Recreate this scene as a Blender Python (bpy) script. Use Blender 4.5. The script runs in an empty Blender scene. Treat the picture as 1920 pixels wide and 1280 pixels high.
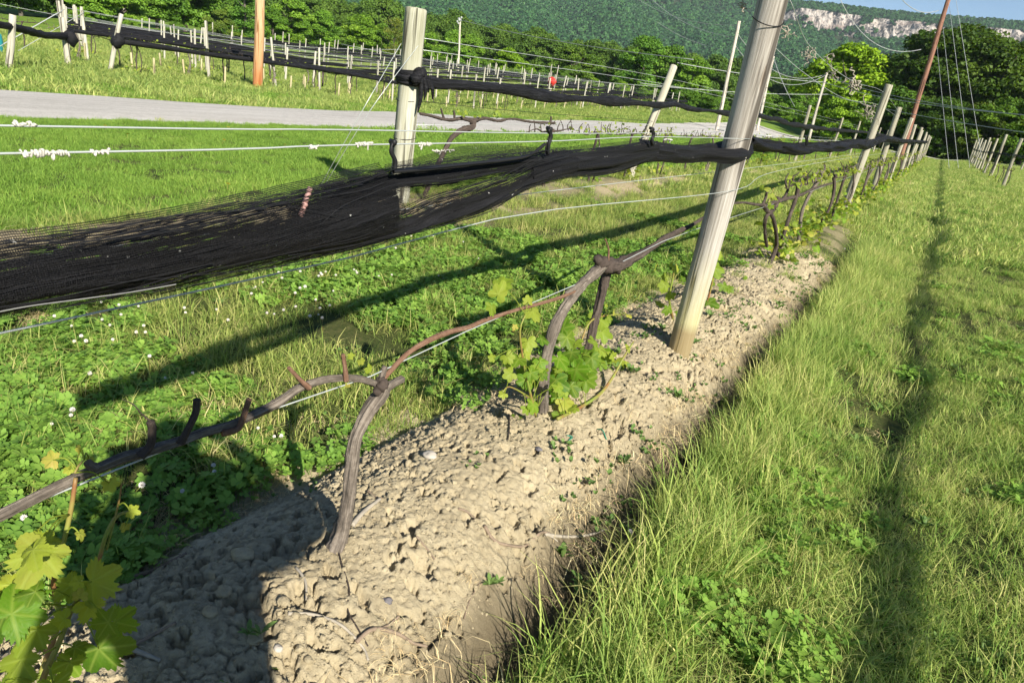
import bpy, math, random
import numpy as np
from mathutils import Vector, Matrix
random.seed(7)
RNG = np.random.default_rng(11)
scene = bpy.context.scene
COL = scene.collection

# ------------------------------------------------------------------ camera geometry
PP = np.array([960, 640.]); FPX = 1283.
def _c(p):
    d = np.array([p[0]-PP[0], -(p[1]-PP[1]), -FPX]); return d/np.linalg.norm(d)
AZ = -_c((415, 3950.)); AY = _c((1765, 275.)); AY = AY-AZ*(AY@AZ); AY /= np.linalg.norm(AY)
AX = np.cross(AY, AZ); CR = np.array([AX, AY, AZ]); EYE = np.array([0, 0, 1.5])
FWD = CR@np.array([0, 0, -1.])
def ray(px, py): return CR@_c((px, py))
def at(px, py, z=0.0):
    d = ray(px, py); return EYE+d*((z-EYE[2])/d[2])
def onx(px, py, x):
    d = ray(px, py); return EYE+d*(x/d[0])
def ony(px, py, y):
    d = ray(px, py); return EYE+d*(y/d[1])
def proj(P):
    c = (np.asarray(P, float)-EYE)@CR
    return PP[0]+FPX*c[..., 0]/-c[..., 2], PP[1]-FPX*c[..., 1]/-c[..., 2], -c[..., 2]
SUNV = np.array([1.44, -.84, 1.0]); SUNV /= np.linalg.norm(SUNV)

# ------------------------------------------------------------------ numpy noise
def _h(ix, iy, s):
    ix = ix.astype(np.int64); iy = iy.astype(np.int64)
    n = (ix*374761393+iy*668265263+s*982451653) & 0xffffffff
    n = ((n ^ (n >> 13))*1274126177) & 0xffffffff
    return ((n ^ (n >> 16)) & 0xffff)/65535.0
def vnoise(x, y, s=0):
    x = np.asarray(x, float); y = np.asarray(y, float)
    ix = np.floor(x); iy = np.floor(y); fx = x-ix; fy = y-iy
    fx = fx*fx*(3-2*fx); fy = fy*fy*(3-2*fy)
    a = _h(ix, iy, s); b = _h(ix+1, iy, s); c = _h(ix, iy+1, s); d = _h(ix+1, iy+1, s)
    return (a*(1-fx)+b*fx)*(1-fy)+(c*(1-fx)+d*fx)*fy
def fbm(x, y, s=0, o=4):
    r = 0; a = .5; t = 0
    for i in range(o):
        r = r+a*vnoise(np.asarray(x)*2**i, np.asarray(y)*2**i, s+i*17); t += a; a *= .5
    return r/t
def worley(x, y, s=0):
    x = np.asarray(x, float); y = np.asarray(y, float)
    ix = np.floor(x); iy = np.floor(y); d1 = np.full(x.shape, 9.); d2 = np.full(x.shape, 9.)
    for i in (-1, 0, 1):
        for j in (-1, 0, 1):
            cx = ix+i+_h(ix+i, iy+j, s); cy = iy+j+_h(ix+i, iy+j, s+5)
            d = np.hypot(cx-x, cy-y)
            d2 = np.minimum(d2, np.maximum(d1, d)); d1 = np.minimum(d1, d)
    return d1, d2
def cells(x, y, s=0):
    x = np.asarray(x, float); y = np.asarray(y, float)
    ix = np.floor(x); iy = np.floor(y); d1 = np.full(x.shape, 9.); d2 = np.full(x.shape, 9.); rv = np.zeros(x.shape); gxx = np.zeros(x.shape); gyy = np.zeros(x.shape)
    for i in (-1, 0, 1):
        for j in (-1, 0, 1):
            cx = ix+i+_h(ix+i, iy+j, s); cy = iy+j+_h(ix+i, iy+j, s+5); d = np.hypot(cx-x, cy-y); m = d < d1
            d2 = np.where(m, d1, np.minimum(d2, d)); rv = np.where(m, _h(ix+i, iy+j, s+9), rv); gxx = np.where(m, x-cx, gxx); gyy = np.where(m, y-cy, gyy); d1 = np.where(m, d, d1)
    tilt = (gxx*np.cos(rv*40)+gyy*np.sin(rv*40))
    return d1, d2-d1, rv, tilt
def sstep(a, b, x):
    t = np.clip((np.asarray(x, float)-a)/(b-a), 0, 1); return t*t*(3-2*t)

# ------------------------------------------------------------------ terrain
def ground_z(x, y):
    x = np.asarray(x, float); y = np.asarray(y, float)
    zr = np.interp(x, [-400, -18, -13.5, -10.5, -6, .5, 3, 6, 30, 200], [-.4, -.4, -.25, -.15, 0, 0, .40, .6, 1.2, 3])
    zf = np.interp(y, [0, 10, 20, 30, 38, 46, 60, 80, 150, 400, 3000], [-.35, -.38, -.48, -.78, -.7, -.2, .3, .8, 1.2, 2, 2])
    w = sstep(-13, -22, x)
    e = sstep(60, 95, y)*(1-w)*.25
    return zr*(1-w)+zf*w+e
def mound_h(x, y):
    x = np.asarray(x, float); y = np.asarray(y, float)
    xc = -1.10+.05*(fbm(y*.9, y*0+3.1, 5, 2)-.5)
    hw = .50+.10*(fbm(y*1.7, y*0+1.3, 9, 2)-.5)
    u = (x-xc)/hw
    u = np.where(u > 0, u*1.12, u)
    h = np.interp(y, [-5, 1, 3, 5, 10, 20, 80], [.19, .20, .18, .16, .13, .10, .07])
    m = h*np.clip(1-np.abs(u)**2.3, 0, 1)**1.1
    f = -.155*np.exp(-((x+.545+.05*(fbm(y*1.9, y*0+8, 19, 2)-.5))/.095)**2)*np.interp(y, [0, 6, 12], [1, .8, 0])*(.55+.9*fbm(y*1.6, y*0+4, 18, 3))
    u2 = (x+4.7)/.55
    m2 = .09*np.clip(1-u2*u2, 0, 1)
    return m+f+m2
def gz(x, y): return ground_z(x, y)+mound_h(x, y)
def hit(px, py, far=400):
    d = ray(px, py); t0 = 0.3; t = np.geomspace(.3, far, 4000)
    P = EYE[None]+d[None]*t[:, None]; s = P[:, 2]-gz(P[:, 0], P[:, 1])
    k = np.argmax(s < 0)
    if s[k] >= 0: return P[-1]
    a = s[k-1]/(s[k-1]-s[k]); return P[k-1]+(P[k]-P[k-1])*a

# ------------------------------------------------------------------ mesh building
class MB:
    def __init__(self):
        self.v = []; self.f = []; self.n = 0; self.at = {}
    def add(self, V_, F_, **attrs):
        v = np.asarray(V_, float).reshape(-1, 3)
        for k in set(list(attrs)+list(self.at)):
            cur = self.at.setdefault(k, [])
            have = sum(len(c) for c in cur)
            if have < self.n: cur.append(np.zeros(self.n-have))
            val = attrs.get(k, 0.0)
            cur.append(np.broadcast_to(np.asarray(val, float), (len(v),)).copy())
        self.v.append(v)
        n = self.n
        self.f.extend([tuple(int(i)+n for i in q) for q in F_])
        self.n += len(v)
    def mesh(self, name, mat=None, smooth=True):
        me = bpy.data.meshes.new(name)
        V = np.concatenate(self.v) if self.v else np.zeros((0, 3))
        fl = self.f; nl = [len(q) for q in fl]
        me.vertices.add(len(V)); me.vertices.foreach_set('co', V.ravel())
        lv = np.fromiter((i for q in fl for i in q), np.int32)
        me.loops.add(len(lv)); me.loops.foreach_set('vertex_index', lv)
        me.polygons.add(len(fl))
        st = np.concatenate([[0], np.cumsum(nl)[:-1]]).astype(np.int32) if fl else np.zeros(0, np.int32)
        me.polygons.foreach_set('loop_start', st)
        if smooth: me.polygons.foreach_set('use_smooth', np.ones(len(fl), bool))
        for k, c in self.at.items():
            a = me.attributes.new(k, 'FLOAT', 'POINT')
            arr = np.concatenate(c)
            if len(arr) < len(V): arr = np.concatenate([arr, np.zeros(len(V)-len(arr))])
            a.data.foreach_set('value', arr.astype(np.float32))
        me.update(calc_edges=True); me.validate()
        for m in (mat if isinstance(mat, (list, tuple)) else [mat]):
            if m: me.materials.append(m)
        return me
def grid_faces(nu, nv, closed=False):
    f = []
    for i in range(nu-1):
        for j in range(nv if closed else nv-1):
            a = i*nv+j; b = i*nv+(j+1) % nv
            f.append((a, b, b+nv, a+nv))
    return f
def frames(P):
    P = np.asarray(P, float); T = np.gradient(P, axis=0); T /= np.linalg.norm(T, axis=1)[:, None]+1e-9
    up = np.array([0, 0, 1.]) if abs(T[0][2]) < .9 else np.array([1., 0, 0])
    N = []; n = np.cross(up, T[0]); n /= np.linalg.norm(n)
    for t in T:
        n = n-t*(n@t); n /= np.linalg.norm(n)+1e-9; N.append(n)
    N = np.array(N); return T, N, np.cross(T, N)
def smooth_path(P, n):
    P = np.asarray(P, float)
    if len(P) < 3:
        t = np.linspace(0, 1, n)[:, None]; return P[0]*(1-t)+P[-1]*t
    d = np.concatenate([[0], np.cumsum(np.linalg.norm(np.diff(P, axis=0), axis=1))]); s = np.linspace(0, d[-1], n)
    Q = np.concatenate([[2*P[0]-P[1]], P, [2*P[-1]-P[-2]]])
    k = np.clip(np.searchsorted(d, s, 'right')-1, 0, len(P)-2)
    u = ((s-d[k])/(d[k+1]-d[k]+1e-12))[:, None]
    a, b, c, e = Q[k], Q[k+1], Q[k+2], Q[k+3]
    return .5*((2*b)+(-a+c)*u+(2*a-5*b+4*c-e)*u*u+(-a+3*b-3*c+e)*u**3)
def tube(mb, P, r, sides=8, n=None, rough=0.0, seed=0, caps=True, spline=True, ridge=0, shag=0, **at_):
    P = np.asarray(P, float)
    rr = np.asarray(r, float) if np.ndim(r) else np.array([r]*len(P), float)
    if n:
        d = np.concatenate([[0], np.cumsum(np.linalg.norm(np.diff(P, axis=0), axis=1))]); d /= d[-1]
        rr = np.interp(np.linspace(0, 1, n), d, rr) if len(rr) == len(P) else np.interp(np.linspace(0, 1, n), np.linspace(0, 1, len(rr)), rr)
        P = smooth_path(P, n) if spline else np.stack([np.interp(np.linspace(0, 1, n), d, P[:, i]) for i in range(3)], 1)
    T, N, B = frames(P)
    th = np.linspace(0, 2*np.pi, sides, endpoint=False)
    R = np.repeat(rr[:, None], sides, 1)
    if rough:
        L = np.concatenate([[0], np.cumsum(np.linalg.norm(np.diff(P, axis=0), axis=1))])
        R = R*(1+rough*(fbm(np.cos(th)[None]*1.6+L[:, None]*9+seed, np.sin(th)[None]*1.6+L[:, None]*3+seed*3.7, seed, 3)-.5)*2)
    if ridge:
        L = np.linspace(0, 1, len(P))
        R = R*(1+ridge*np.sin(th[None]*5+L[:, None]*7+seed)+ridge*.6*np.sin(th[None]*9-L[:, None]*11+seed*2))
    if shag:
        L = np.concatenate([[0], np.cumsum(np.linalg.norm(np.diff(P, axis=0), axis=1))])[:, None]; tt = th[None]+.8*(fbm(L*7+seed, L*0+seed, 5, 3)-.5)*4
        R = R*(1+shag*((fbm(np.cos(tt)*4.5+seed, np.sin(tt)*4.5+L*5, seed+7, 4)-.5)*2+1.2*(fbm(L*14+0*th[None], np.cos(th)[None]*1.2+seed, seed+3, 3)-.5)))
    V = P[:, None]+(N[:, None]*np.cos(th)[None, :, None]+B[:, None]*np.sin(th)[None, :, None])*R[..., None]
    V = V.reshape(-1, 3); f = grid_faces(len(P), sides, True)
    AL = np.repeat(np.concatenate([[0], np.cumsum(np.linalg.norm(np.diff(P, axis=0), axis=1))]), sides); AR = np.tile(2.2*np.cos(th)+.8*np.sin(th), len(P))
    if caps:
        AL = np.r_[AL, 0, AL[-1]]; AR = np.r_[AR, 0, 0]
        m = len(V); V = np.concatenate([V, P[:1], P[-1:]]); k = (len(P)-1)*sides
        f += [((j+1) % sides, j, m) for j in range(sides)]+[(k+j, k+(j+1) % sides, m+1) for j in range(sides)]
    mb.add(V, f, along=AL, around=AR, **at_)
def box(mb, c, s, rot=None, **a):
    c = np.asarray(c, float); s = np.asarray(s, float)/2
    V = np.array([[x, y, z] for x in (-1, 1) for y in (-1, 1) for z in (-1, 1)])*s
    if rot is not None: V = V@np.asarray(rot).T
    mb.add(V+c, [(0, 1, 3, 2), (4, 6, 7, 5), (0, 4, 5, 1), (2, 3, 7, 6), (0, 2, 6, 4), (1, 5, 7, 3)], **a)
def ball(mb, c, r, nu=8, nv=10, rough=0, seed=0, scale=(1, 1, 1), **a):
    ph = np.linspace(.001, np.pi-.001, nu); th = np.linspace(0, 2*np.pi, nv, endpoint=False)
    d = np.stack([np.sin(ph)[:, None]*np.cos(th), np.sin(ph)[:, None]*np.sin(th), np.repeat(np.cos(ph)[:, None], nv, 1)], -1)
    q = 1+rough*(fbm(d[..., 0]*1.7+seed*7.1+d[..., 2]*.9, d[..., 1]*1.7+seed*3.3+d[..., 2], seed, 3)-.5)*2
    V = (d*q[..., None]*r*np.asarray(scale)).reshape(-1, 3)+np.asarray(c)
    mb.add(V, grid_faces(nu, nv, True), **a)

# ------------------------------------------------------------------ object helpers
def link(name, data, parent=None, loc=(0, 0, 0), rotz=0.0):
    o = bpy.data.objects.new(name, data); COL.objects.link(o); o.location = loc
    if rotz: o.rotation_euler = (0, 0, rotz)
    if parent: o.parent = parent
    return o
def obj(name, mb, mat, parent=None, loc=(0, 0, 0), smooth=True):
    me = mb.mesh(name, mat, smooth) if isinstance(mb, MB) else mb
    return link(name, me, parent, loc)
def tag(o, label=None, cat=None, group=None, kind=None):
    if label: o['label'] = label
    if cat: o['category'] = cat
    if group: o['group'] = group
    if kind: o['kind'] = kind
    return o
def thing(name, label, cat, loc=(0, 0, 0), group=None):
    return tag(link(name, None, None, tuple(float(v) for v in loc)), label, cat, group)
def dup(root, loc, rotz=0.0, label=None, scale=None, tilt=None):
    def cp(o, par):
        c = o.copy(); COL.objects.link(c)
        if par: c.parent = par
        for k in KIDS.get(o.name, []): cp(k, c)
        return c
    r = cp(root, None); r.location = tuple(float(v) for v in loc)
    r.rotation_euler = (tilt[0] if tilt else 0, tilt[1] if tilt else 0, rotz)
    if scale: r.scale = scale if np.ndim(scale) else (scale,)*3
    if label: r['label'] = label
    return r
KIDS = {}
def note_kids(root):
    for k in [c for c in COL.objects if c.parent == root]:
        KIDS.setdefault(root.name, []).append(k); note_kids(k)
ORD = 'first second third fourth fifth sixth seventh eighth ninth tenth eleventh twelfth thirteenth fourteenth fifteenth sixteenth seventeenth eighteenth nineteenth twentieth'.split()
TENS = {2: 'twenty', 3: 'thirty', 4: 'forty', 5: 'fifty', 6: 'sixty'}
def nth(i):
    if i < 20: return ORD[i]
    t, u = divmod(i+1, 10)
    return (TENS[t][:-1]+'ieth') if u == 0 else TENS[t]+'-'+ORD[u-1]

# ------------------------------------------------------------------ material helpers
class NT:
    def __init__(self, name):
        self.m = bpy.data.materials.new(name); self.m.use_nodes = True; self.t = self.m.node_tree; self.t.nodes.clear()
        self.out = self.n('ShaderNodeOutputMaterial')
    def n(self, typ, **kw):
        nd = self.t.nodes.new(typ)
        for k, v in kw.items():
            if k[0] == '_': nd.inputs[k[1:].replace('_', ' ')].default_value = v
            else: setattr(nd, k, v)
        return nd
    def l(self, a, b): self.t.links.new(a, b)
    def noise(self, scale, detail=4, rough=.55, vec=None, dist=0):
        nd = self.n('ShaderNodeTexNoise'); nd.inputs['Scale'].default_value = scale; nd.inputs['Detail'].default_value = detail
        nd.inputs['Roughness'].default_value = rough; nd.inputs['Distortion'].default_value = dist
        if vec is not None: self.l(vec, nd.inputs['Vector'])
        return nd.outputs['Fac']
    def mapv(self, vec, scale, loc=(0, 0, 0)):
        nd = self.n('ShaderNodeMapping'); nd.inputs['Scale'].default_value = scale; nd.inputs['Location'].default_value = loc
        self.l(vec, nd.inputs['Vector']); return nd.outputs['Vector']
    def ramp(self, fac, stops, interp='LINEAR'):
        nd = self.n('ShaderNodeValToRGB'); cr = nd.color_ramp; cr.interpolation = interp
        while len(cr.elements) < len(stops): cr.elements.new(.5)
        for e, (p, c) in zip(cr.elements, stops):
            e.position = p; e.color = tuple(c)+(1,) if len(c) == 3 else c
        self.l(fac, nd.inputs['Fac']); return nd.outputs['Color']
    def mix(self, a, b, fac, mode='MIX'):
        nd = self.n('ShaderNodeMix', data_type='RGBA', blend_type=mode)
        ins = [s for s in nd.inputs if s.type == 'RGBA']; f = nd.inputs[0]
        for s, v in ((f, fac), (ins[0], a), (ins[1], b)):
            if hasattr(v, 'is_linked'): self.l(v, s)
            elif s is f: s.default_value = v
            else: s.default_value = tuple(v)+(1,) if len(v) == 3 else v
        return [s for s in nd.outputs if s.type == 'RGBA'][0]
    def math(self, op, a, b=None, clamp=False):
        nd = self.n('ShaderNodeMath', operation=op, use_clamp=clamp)
        for i, v in enumerate((a, b)):
            if v is None: continue
            if hasattr(v, 'is_linked'): self.l(v, nd.inputs[i])
            else: nd.inputs[i].default_value = v
        return nd.outputs[0]
    def attr(self, name): return self.n('ShaderNodeAttribute', attribute_name=name).outputs['Fac']
    def pos(self): return self.n('ShaderNodeNewGeometry').outputs['Position']
    def objc(self): return self.n('ShaderNodeTexCoord').outputs['Object']
    def rand(self): return self.n('ShaderNodeObjectInfo').outputs['Random']
    def bump(self, h, strength=.5, dist=.01):
        nd = self.n('ShaderNodeBump'); nd.inputs['Strength'].default_value = strength; nd.inputs['Distance'].default_value = dist
        self.l(h, nd.inputs['Height']); return nd.outputs['Normal']
    def pr(self, col, rough=.7, spec=.3, normal=None, trans=0.0, tcol=None, alpha=None):
        p = self.n('ShaderNodeBsdfPrincipled')
        if hasattr(col, 'is_linked'): self.l(col, p.inputs['Base Color'])
        else: p.inputs['Base Color'].default_value = tuple(col)+(1,)
        if hasattr(rough, 'is_linked'): self.l(rough, p.inputs['Roughness'])
        else: p.inputs['Roughness'].default_value = rough
        p.inputs['Specular IOR Level'].default_value = spec
        if normal is not None: self.l(normal, p.inputs['Normal'])
        s = p.outputs[0]
        if trans:
            t = self.n('ShaderNodeBsdfTranslucent'); tc = tcol if tcol is not None else col
            if hasattr(tc, 'is_linked'): self.l(tc, t.inputs['Color'])
            else: t.inputs['Color'].default_value = tuple(tc)+(1,)
            mx = self.n('ShaderNodeMixShader'); mx.inputs[0].default_value = trans
            self.l(s, mx.inputs[1]); self.l(t.outputs[0], mx.inputs[2]); s = mx.outputs[0]
        if alpha is not None:
            t = self.n('ShaderNodeBsdfTransparent'); mx = self.n('ShaderNodeMixShader'); self.l(alpha, mx.inputs[0])
            self.l(t.outputs[0], mx.inputs[1]); self.l(s, mx.inputs[2]); s = mx.outputs[0]
        self.l(s, self.out.inputs['Surface']); return self.m
HAZE = 0.00008
# ------------------------------------------------------------------ materials
GG = 1.7
def m_grass(name, stops, tipc, trans=.35, patch=1.2, rough=.55):
    k = NT(name); ps = k.pos()
    f = k.math('ADD', k.math('MULTIPLY', k.attr('tone'), .48), k.math('MULTIPLY', k.math('SUBTRACT', k.noise(patch, 4, .65, ps), .15), .85))
    f = k.math('ADD', f, k.math('MULTIPLY', k.math('SUBTRACT', k.rand(), .5), .12))
    stops = [(p_, tuple(min(.75, GG*v_) for v_ in c_)) for p_, c_ in stops]; tipc = tuple(min(.75, GG*v_) for v_ in tipc)
    c = k.ramp(f, stops)
    c = k.mix(c, tipc, k.math('MULTIPLY', k.attr('tip'), .5))
    return k.pr(c, rough, .14, trans=trans, tcol=k.mix(c, (.30, .42, .02), .35))
M_LAWN = m_grass('lawn_blades', [(.15, (.055, .12, .016)), (.5, (.105, .195, .03)), (.8, (.19, .28, .05)), (1, (.34, .33, .12))], (.21, .29, .06), .42, .7)
M_AISLE = m_grass('aisle_blades', [(.16, (.045, .12, .020)), (.42, (.105, .205, .032)), (.63, (.24, .295, .072)), (.86, (.44, .40, .17)), (1, (.55, .45, .26))], (.38, .37, .14), .4, 1.6)
M_MID = m_grass('mid_blades', [(.14, (.05, .11, .02)), (.42, (.115, .19, .035)), (.66, (.25, .28, .075)), (.87, (.45, .38, .18)), (1, (.50, .40, .23))], (.33, .33, .11), .42, 1.1)
M_ROUGH = m_grass('rough_blades', [(.15, (.06, .115, .025)), (.45, (.14, .205, .05)), (.75, (.27, .305, .085)), (1, (.42, .39, .17))], (.29, .31, .10), .4, .25)
M_CLOVER = m_grass('clover_leaves', [(.15, (.05, .115, .02)), (.5, (.10, .19, .032)), (.85, (.165, .26, .045)), (1, (.23, .30, .07))], (.15, .235, .045), .38, 1.5, .45)
M_WEED = m_grass('weed_leaves', [(.15, (.028, .062, .018)), (.5, (.06, .115, .03)), (1, (.12, .17, .05))], (.10, .15, .04), .28, 2.0, .5)
M_STRAW = m_grass('straw_blades', [(.1, (.26, .18, .09)), (.5, (.42, .31, .17)), (1, (.58, .47, .28))], (.5, .42, .25), .15, 3.0, .7)

def m_soil():
    k = NT('soil'); p = k.pos()
    n1 = k.noise(3.0, 5, .6, p); n2 = k.noise(42, 6, .72, p); n3 = k.noise(260, 3, .7, p)
    c = k.ramp(n1, [(.25, (.36, .30, .195)), (.55, (.47, .40, .265)), (.8, (.55, .48, .335))])
    c = k.mix(c, k.ramp(n2, [(.3, (.55, .52, .48)), (.6, (1, 1, 1))]), .55, 'MULTIPLY')
    h = k.math('ADD', k.math('MULTIPLY', n2, .9), k.math('MULTIPLY', n3, .7))
    c = k.mix(c, (.075, .058, .036), k.attr('furrow_shade'))  # shade of the tall grass edge, painted into the soil colour
    return k.pr(c, .95, .1, k.bump(h, .8, .012))
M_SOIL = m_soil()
def m_ground():
    k = NT('ground_earth'); p = k.pos()
    n1 = k.noise(1.1, 5, .6, p); n2 = k.noise(30, 5, .7, p); n0 = k.noise(.06, 4, .6, p)
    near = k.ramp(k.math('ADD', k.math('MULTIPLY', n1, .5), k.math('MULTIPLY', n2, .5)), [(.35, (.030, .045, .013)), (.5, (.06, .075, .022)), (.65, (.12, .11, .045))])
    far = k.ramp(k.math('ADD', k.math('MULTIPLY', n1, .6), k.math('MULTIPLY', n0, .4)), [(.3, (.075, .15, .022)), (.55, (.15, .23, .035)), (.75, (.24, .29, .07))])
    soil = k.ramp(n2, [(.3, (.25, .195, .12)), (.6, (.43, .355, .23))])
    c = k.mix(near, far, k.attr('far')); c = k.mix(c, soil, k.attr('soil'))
    return k.pr(c, .95, .1, k.bump(n2, .7, .02))
M_GROUND = m_ground()
def m_road():
    k = NT('gravel_road'); p = k.pos()
    n1 = k.noise(.9, 4, .6, k.mapv(p, (3, .25, 1))); n2 = k.noise(38, 5, .75, p); n3 = k.noise(8, 5, .7, p)
    c = k.ramp(k.math('ADD', k.math('MULTIPLY', n1, .55), k.math('MULTIPLY', n3, .45)), [(.3, (.37, .345, .31)), (.5, (.50, .475, .44)), (.7, (.60, .575, .54))])
    c = k.mix(c, k.ramp(n2, [(.32, (.5, .5, .5)), (.55, (1, 1, 1))]), .6, 'MULTIPLY')
    return k.pr(c, .95, .1, k.bump(k.math('ADD', n2, n3), .6, .03))
M_ROAD = m_road()
def m_post(name, stops, base=None, grain=(95, 95, 2.2), moss=0.0):
    k = NT(name); o = k.objc(); oi = k.n('ShaderNodeObjectInfo').outputs['Random']
    cb = k.n('ShaderNodeCombineXYZ'); k.l(k.math('MULTIPLY', oi, 37.0), cb.inputs[2])
    va = k.n('ShaderNodeVectorMath', operation='ADD'); k.l(o, va.inputs[0]); k.l(cb.outputs[0], va.inputs[1]); o2 = va.outputs[0]
    g = k.noise(1, 6, .65, k.mapv(o2, grain), .25); g2 = k.noise(1, 3, .5, k.mapv(o2, (6, 6, 1.1)))
    f = k.math('ADD', k.math('MULTIPLY', g, .62), k.math('MULTIPLY', g2, .38))
    f = k.math('ADD', f, k.math('MULTIPLY', k.math('SUBTRACT', oi, .5), .10))
    c = k.ramp(f, stops)
    ck = k.ramp(k.noise(1, 2, .5, k.mapv(o2, (15, 15, .5)), .6), [(.37, (.10, .085, .07)), (.43, (1, 1, 1))])
    c = k.mix(c, ck, .8, 'MULTIPLY')
    vo = k.n('ShaderNodeTexVoronoi'); vo.inputs['Scale'].default_value = 1; k.l(k.mapv(o2, (9, 9, 2.1)), vo.inputs['Vector'])
    kn = k.ramp(k.math('ADD', vo.outputs['Distance'], k.math('MULTIPLY', g, .10)), [(.10, (.30, .22, .16)), (.13, (.75, .68, .6)), (.15, (.45, .36, .29)), (.19, (1, 1, 1))])
    c = k.mix(c, kn, .7, 'MULTIPLY')
    if base:
        sp = k.n('ShaderNodeSeparateXYZ'); k.l(o, sp.inputs[0])
        z = k.math('ADD', sp.outputs[2], k.math('MULTIPLY', k.math('SUBTRACT', g2, .5), .10))
        for z0, z1, col, am in base:
            mr = k.n('ShaderNodeMapRange'); mr.inputs['From Min'].default_value = z0; mr.inputs['From Max'].default_value = z1
            mr.inputs['To Min'].default_value = am; mr.inputs['To Max'].default_value = 0; k.l(z, mr.inputs[0])
            c = k.mix(c, k.mix(col, c, .35), mr.outputs[0])
    return k.pr(c, .85, .2, k.bump(k.math('ADD', g, k.math('MULTIPLY', ck, .6)), .7, .006))
M_POSTMAIN = m_post('weathered_grey_wood', [(.30, (.12, .105, .09)), (.43, (.28, .255, .22)), (.56, (.42, .395, .355)), (.72, (.55, .525, .485))],
                    [(.20, .66, (.44, .41, .16), .9), (.13, .20, (.17, .10, .05), .95)])
M_POST = m_post('weathered_wood', [(.30, (.15, .13, .095)), (.45, (.29, .27, .205)), (.6, (.40, .38, .30)), (.8, (.50, .48, .41))], None, (60, 60, 2.2))
M_POSTGREEN = m_post('treated_wood', [(.30, (.16, .155, .105)), (.45, (.30, .295, .215)), (.56, (.38, .375, .295)), (.66, (.50, .495, .43)), (.72, (.68, .67, .63))], None, (55, 55, 1.6))
M_STAKE = m_post('pale_stake_wood', [(.25, (.34, .29, .16)), (.6, (.47, .42, .25)), (.85, (.54, .49, .33))], None, (40, 40, 2))
M_POLEORANGE = m_post('rusty_pole', [(.25, (.33, .20, .10)), (.5, (.48, .34, .20)), (.75, (.56, .46, .33))], [(1.2, 4.2, (.40, .16, .035), .8), (.05, 1.3, (.32, .085, .02), .9)], (26, 26, 2.5))
M_POLERED = m_post('red_brown_pole', [(.25, (.16, .075, .05)), (.6, (.27, .14, .10)), (.85, (.36, .22, .17))], None, (20, 20, 1.5))
M_POLEPALE = m_post('pale_pole', [(.25, (.40, .36, .30)), (.6, (.55, .50, .43)), (.85, (.62, .58, .52))], None, (20, 20, 1.5))
def m_bark(name, a, b, c_, sc=(26, 26, 26)):
    k = NT(name); o = k.pos(); u = k.attr('along'); th = k.attr('around')
    cb = k.n('ShaderNodeCombineXYZ'); k.l(k.math('MULTIPLY', u, 9.), cb.inputs[0]); k.l(th, cb.inputs[1])
    g = k.noise(1, 5, .65, k.mapv(cb.outputs[0], (1, 3.2, 1)), .3); n = k.noise(60, 4, .6, o)
    f = k.math('ADD', k.math('MULTIPLY', g, .7), k.math('MULTIPLY', n, .3))
    c = k.ramp(f, [(.3, a), (.5, b), (.72, c_)])
    return k.pr(c, .9, .2, k.bump(f, .9, .006))
M_BARK = m_bark('vine_bark', (.035, .029, .024), (.135, .113, .093), (.34, .295, .245))
M_BARKDARK = m_bark('old_vine_bark', (.022, .018, .015), (.065, .05, .042), (.15, .12, .10))
M_CANE = m_bark('vine_cane', (.085, .042, .028), (.19, .105, .068), (.34, .235, .17))
M_TREEBARK = m_bark('tree_bark', (.05, .042, .035), (.11, .095, .08), (.2, .18, .155))
def m_shoot():
    k = NT('green_shoot'); c = k.ramp(k.noise(14, 2, .5, k.pos()), [(.35, (.22, .29, .05)), (.55, (.27, .22, .06)), (.7, (.26, .11, .05))])
    return k.pr(c, .5, .4, trans=.15)
M_SHOOT = m_shoot()
def m_leaf():
    k = NT('vine_leaf'); v = k.attr('vein'); y = k.attr('young'); t = k.attr('tone'); n = k.noise(45, 4, .6, k.pos())
    g = k.ramp(k.math('ADD', k.math('MULTIPLY', t, .6), k.math('MULTIPLY', n, .4)), [(.2, (.035, .10, .007)), (.5, (.085, .20, .011)), (.9, (.17, .30, .02))])
    yc = k.ramp(k.math('ADD', k.math('MULTIPLY', t, .5), k.math('MULTIPLY', n, .5)), [(.3, (.36, .42, .04)), (.6, (.44, .44, .07)), (.84, (.44, .29, .09))])
    c = k.mix(g, yc, y); c = k.mix(c, (.36, .44, .09), k.math('MULTIPLY', v, .42))
    return k.pr(c, .5, .22, k.bump(k.math('ADD', v, k.math('MULTIPLY', n, .5)), .5, .003), trans=.42, tcol=k.mix(c, (.58, .66, .03), .55))
M_LEAF = m_leaf()
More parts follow.
